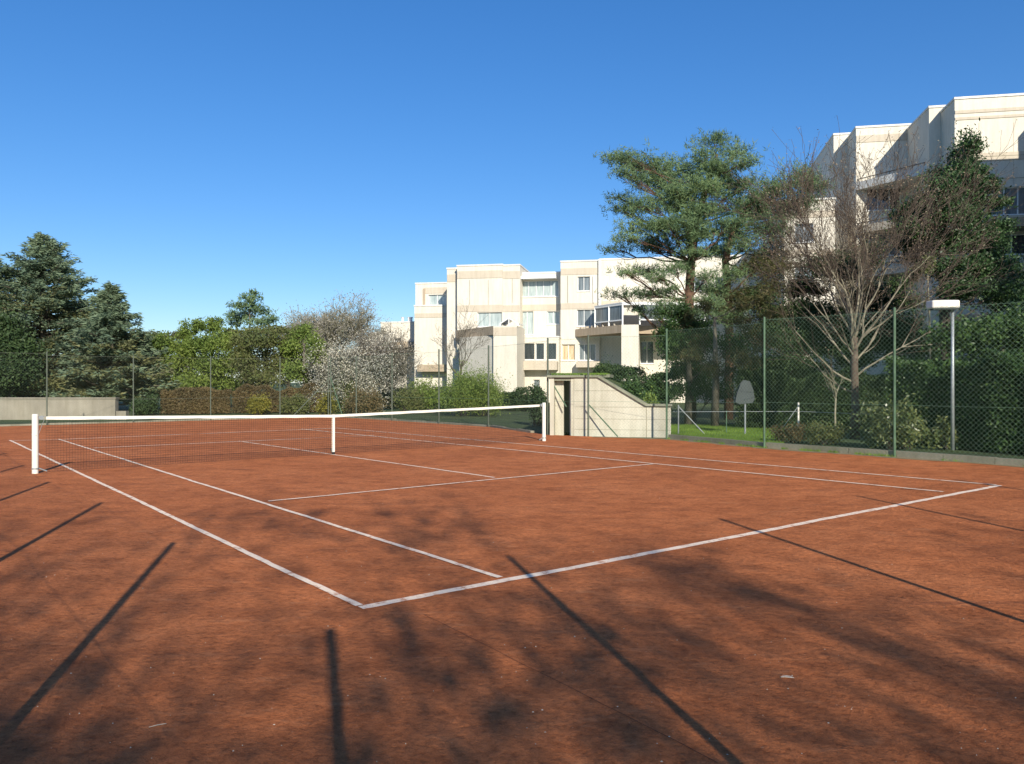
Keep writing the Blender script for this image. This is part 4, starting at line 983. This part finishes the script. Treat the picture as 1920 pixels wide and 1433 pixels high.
# dark conifer at right
Yd = 29.; bd = atY(1772, Yd)
trd = [bd, W(1772, 620, Yd), W(1768, 520, Yd), W(1764, 440, Yd), W(1775, 370, Yd), W(1800, 300, Yd), W(1822, 245, Yd)]
cl = [(1818, 265, 12, 16), (1808, 300, 16, 18), (1790, 330, 26, 18), (1830, 335, 16, 16), (1760, 360, 28, 20), (1805, 370, 26, 20), (1850, 345, 14, 12), (1735, 395, 28, 18), (1780, 410, 34, 20), (1825, 405, 26, 16), (1858, 385, 18, 9),
      (1715, 430, 26, 18), (1750, 450, 34, 18), (1800, 455, 34, 20), (1845, 440, 26, 16), (1880, 425, 16, 8), (1720, 480, 22, 14), (1820, 500, 34, 20), (1865, 480, 28, 18), (1780, 505, 24, 14), (1840, 540, 34, 18),
      (1885, 520, 24, 16), (1800, 550, 26, 14), (1900, 560, 26, 16), (1710, 455, 14, 9), (1695, 400, 18, 10)]
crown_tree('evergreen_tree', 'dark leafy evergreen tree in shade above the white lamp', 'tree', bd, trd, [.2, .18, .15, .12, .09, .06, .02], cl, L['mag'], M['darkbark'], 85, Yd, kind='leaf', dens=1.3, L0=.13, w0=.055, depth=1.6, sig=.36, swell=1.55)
sh('climbing_plant', 'light green leafy climber in sun left of the evergreen trunk', 1732, 27.5, 44, 470, L['laurel'], 86, 0, lob=1) if False else None
crown_tree('climbing_plant', 'bright green leafy shoots catching the sun left of the evergreen trunk', 'plant', atY(1745, 27.2), [atY(1745, 27.2), W(1743, 600, 27.2), W(1738, 480, 27.2)], [.04, .03, .01],
           [(1725, 505, 14, 9, 0), (1742, 490, 9, 14, 0), (1715, 520, 9, 6, 0)], L['laurel'], M['palebark'], 87, 27.2, kind='leaf', dens=1.6, L0=.12, w0=.05, depth=.5)
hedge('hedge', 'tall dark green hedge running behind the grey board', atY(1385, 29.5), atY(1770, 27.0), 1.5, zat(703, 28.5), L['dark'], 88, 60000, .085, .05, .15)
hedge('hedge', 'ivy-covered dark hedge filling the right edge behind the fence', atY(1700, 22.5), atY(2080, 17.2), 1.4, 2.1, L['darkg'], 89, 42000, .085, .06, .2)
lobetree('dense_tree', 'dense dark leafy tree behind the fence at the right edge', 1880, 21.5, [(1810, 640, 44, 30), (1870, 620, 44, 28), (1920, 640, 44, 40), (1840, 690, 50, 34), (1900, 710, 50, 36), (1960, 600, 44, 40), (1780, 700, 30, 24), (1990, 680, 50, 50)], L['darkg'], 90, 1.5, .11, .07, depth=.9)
sh('laurel_bush', 'sunlit laurel bush with pale leaf edges behind the second fence post', 1665, 20.2, 120, 745, L['laurel'], 91, 4200, lob=6, Lf=.12, wf=.05)
sh('laurel_bush', 'smaller laurel bush beside the lamp pole', 1757, 20.2, 70, 772, L['laurel'], 92, 1300, lob=3, Lf=.12, wf=.05)
sh('bush', 'low reddish brown bush on the kerb left of the laurel', 1478, 22.2, 80, 795, L['brown'], 93, 3500, lob=4, Lf=.06, wf=.035)
sh('bush', 'low green bush on the kerb next to the reddish one', 1545, 21.6, 80, 790, L['olive'], 94, 3500, lob=4, Lf=.07, wf=.035)
q = atY(1563, 21.9)
bare_tree('sapling', 'slim crooked pale sapling in front of the dark hedge', q, zat(690, 21.9), .03, 95, M['palebark'], None, 2, starts=3, spread=.35, trunk_frac=.6, lean=(.06, 0), kids=(2, 2))
# unseen evergreens added beyond the right edge to shade the conifer and hedge
for i, (x, y, h, rr) in enumerate([(16.3, 16.2, 11., 2.6), (20.5, 19.5, 12., 3.0)]):
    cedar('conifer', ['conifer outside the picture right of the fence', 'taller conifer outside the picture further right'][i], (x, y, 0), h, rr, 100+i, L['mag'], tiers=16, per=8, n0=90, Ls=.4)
# trees behind the camera: only their shadows are seen on the clay
for i, (x, y, h, sd_, lab) in enumerate([(-1.8, -15.5, 10.6, 110, 'tree behind the camera shading the lower left clay'), (2.4, -16.5, 10.5, 111, 'tree behind the camera shading the clay at the middle'),
        (6.2, -14.5, 10.6, 112, 'tree behind the camera shading the lower right clay'), (9.8, -16., 10.6, 113, 'farther right tree behind the camera'),
        (-.6, -12.2, 8.6, 115, 'short tree behind the camera, leftmost of the two short ones'), (3.4, -12.6, 8.6, 116, 'short tree behind the camera, rightmost of the two short ones')]):
    bare_tree('shade_tree', lab, (x, y, 0), h, .17, sd_, M['bark'], L['olive'], 4, up=.1, ang=.55, tip_n=15 if h > 9 else 8, tip_s=.17, starts=6, spread=.6, shrink=.74, trunk_frac=.25, rmin=.012, tip_w=.5,
              tsig=.24, kids=(1, 2), group='trees behind the camera')
scene.cycles.max_bounces = 6
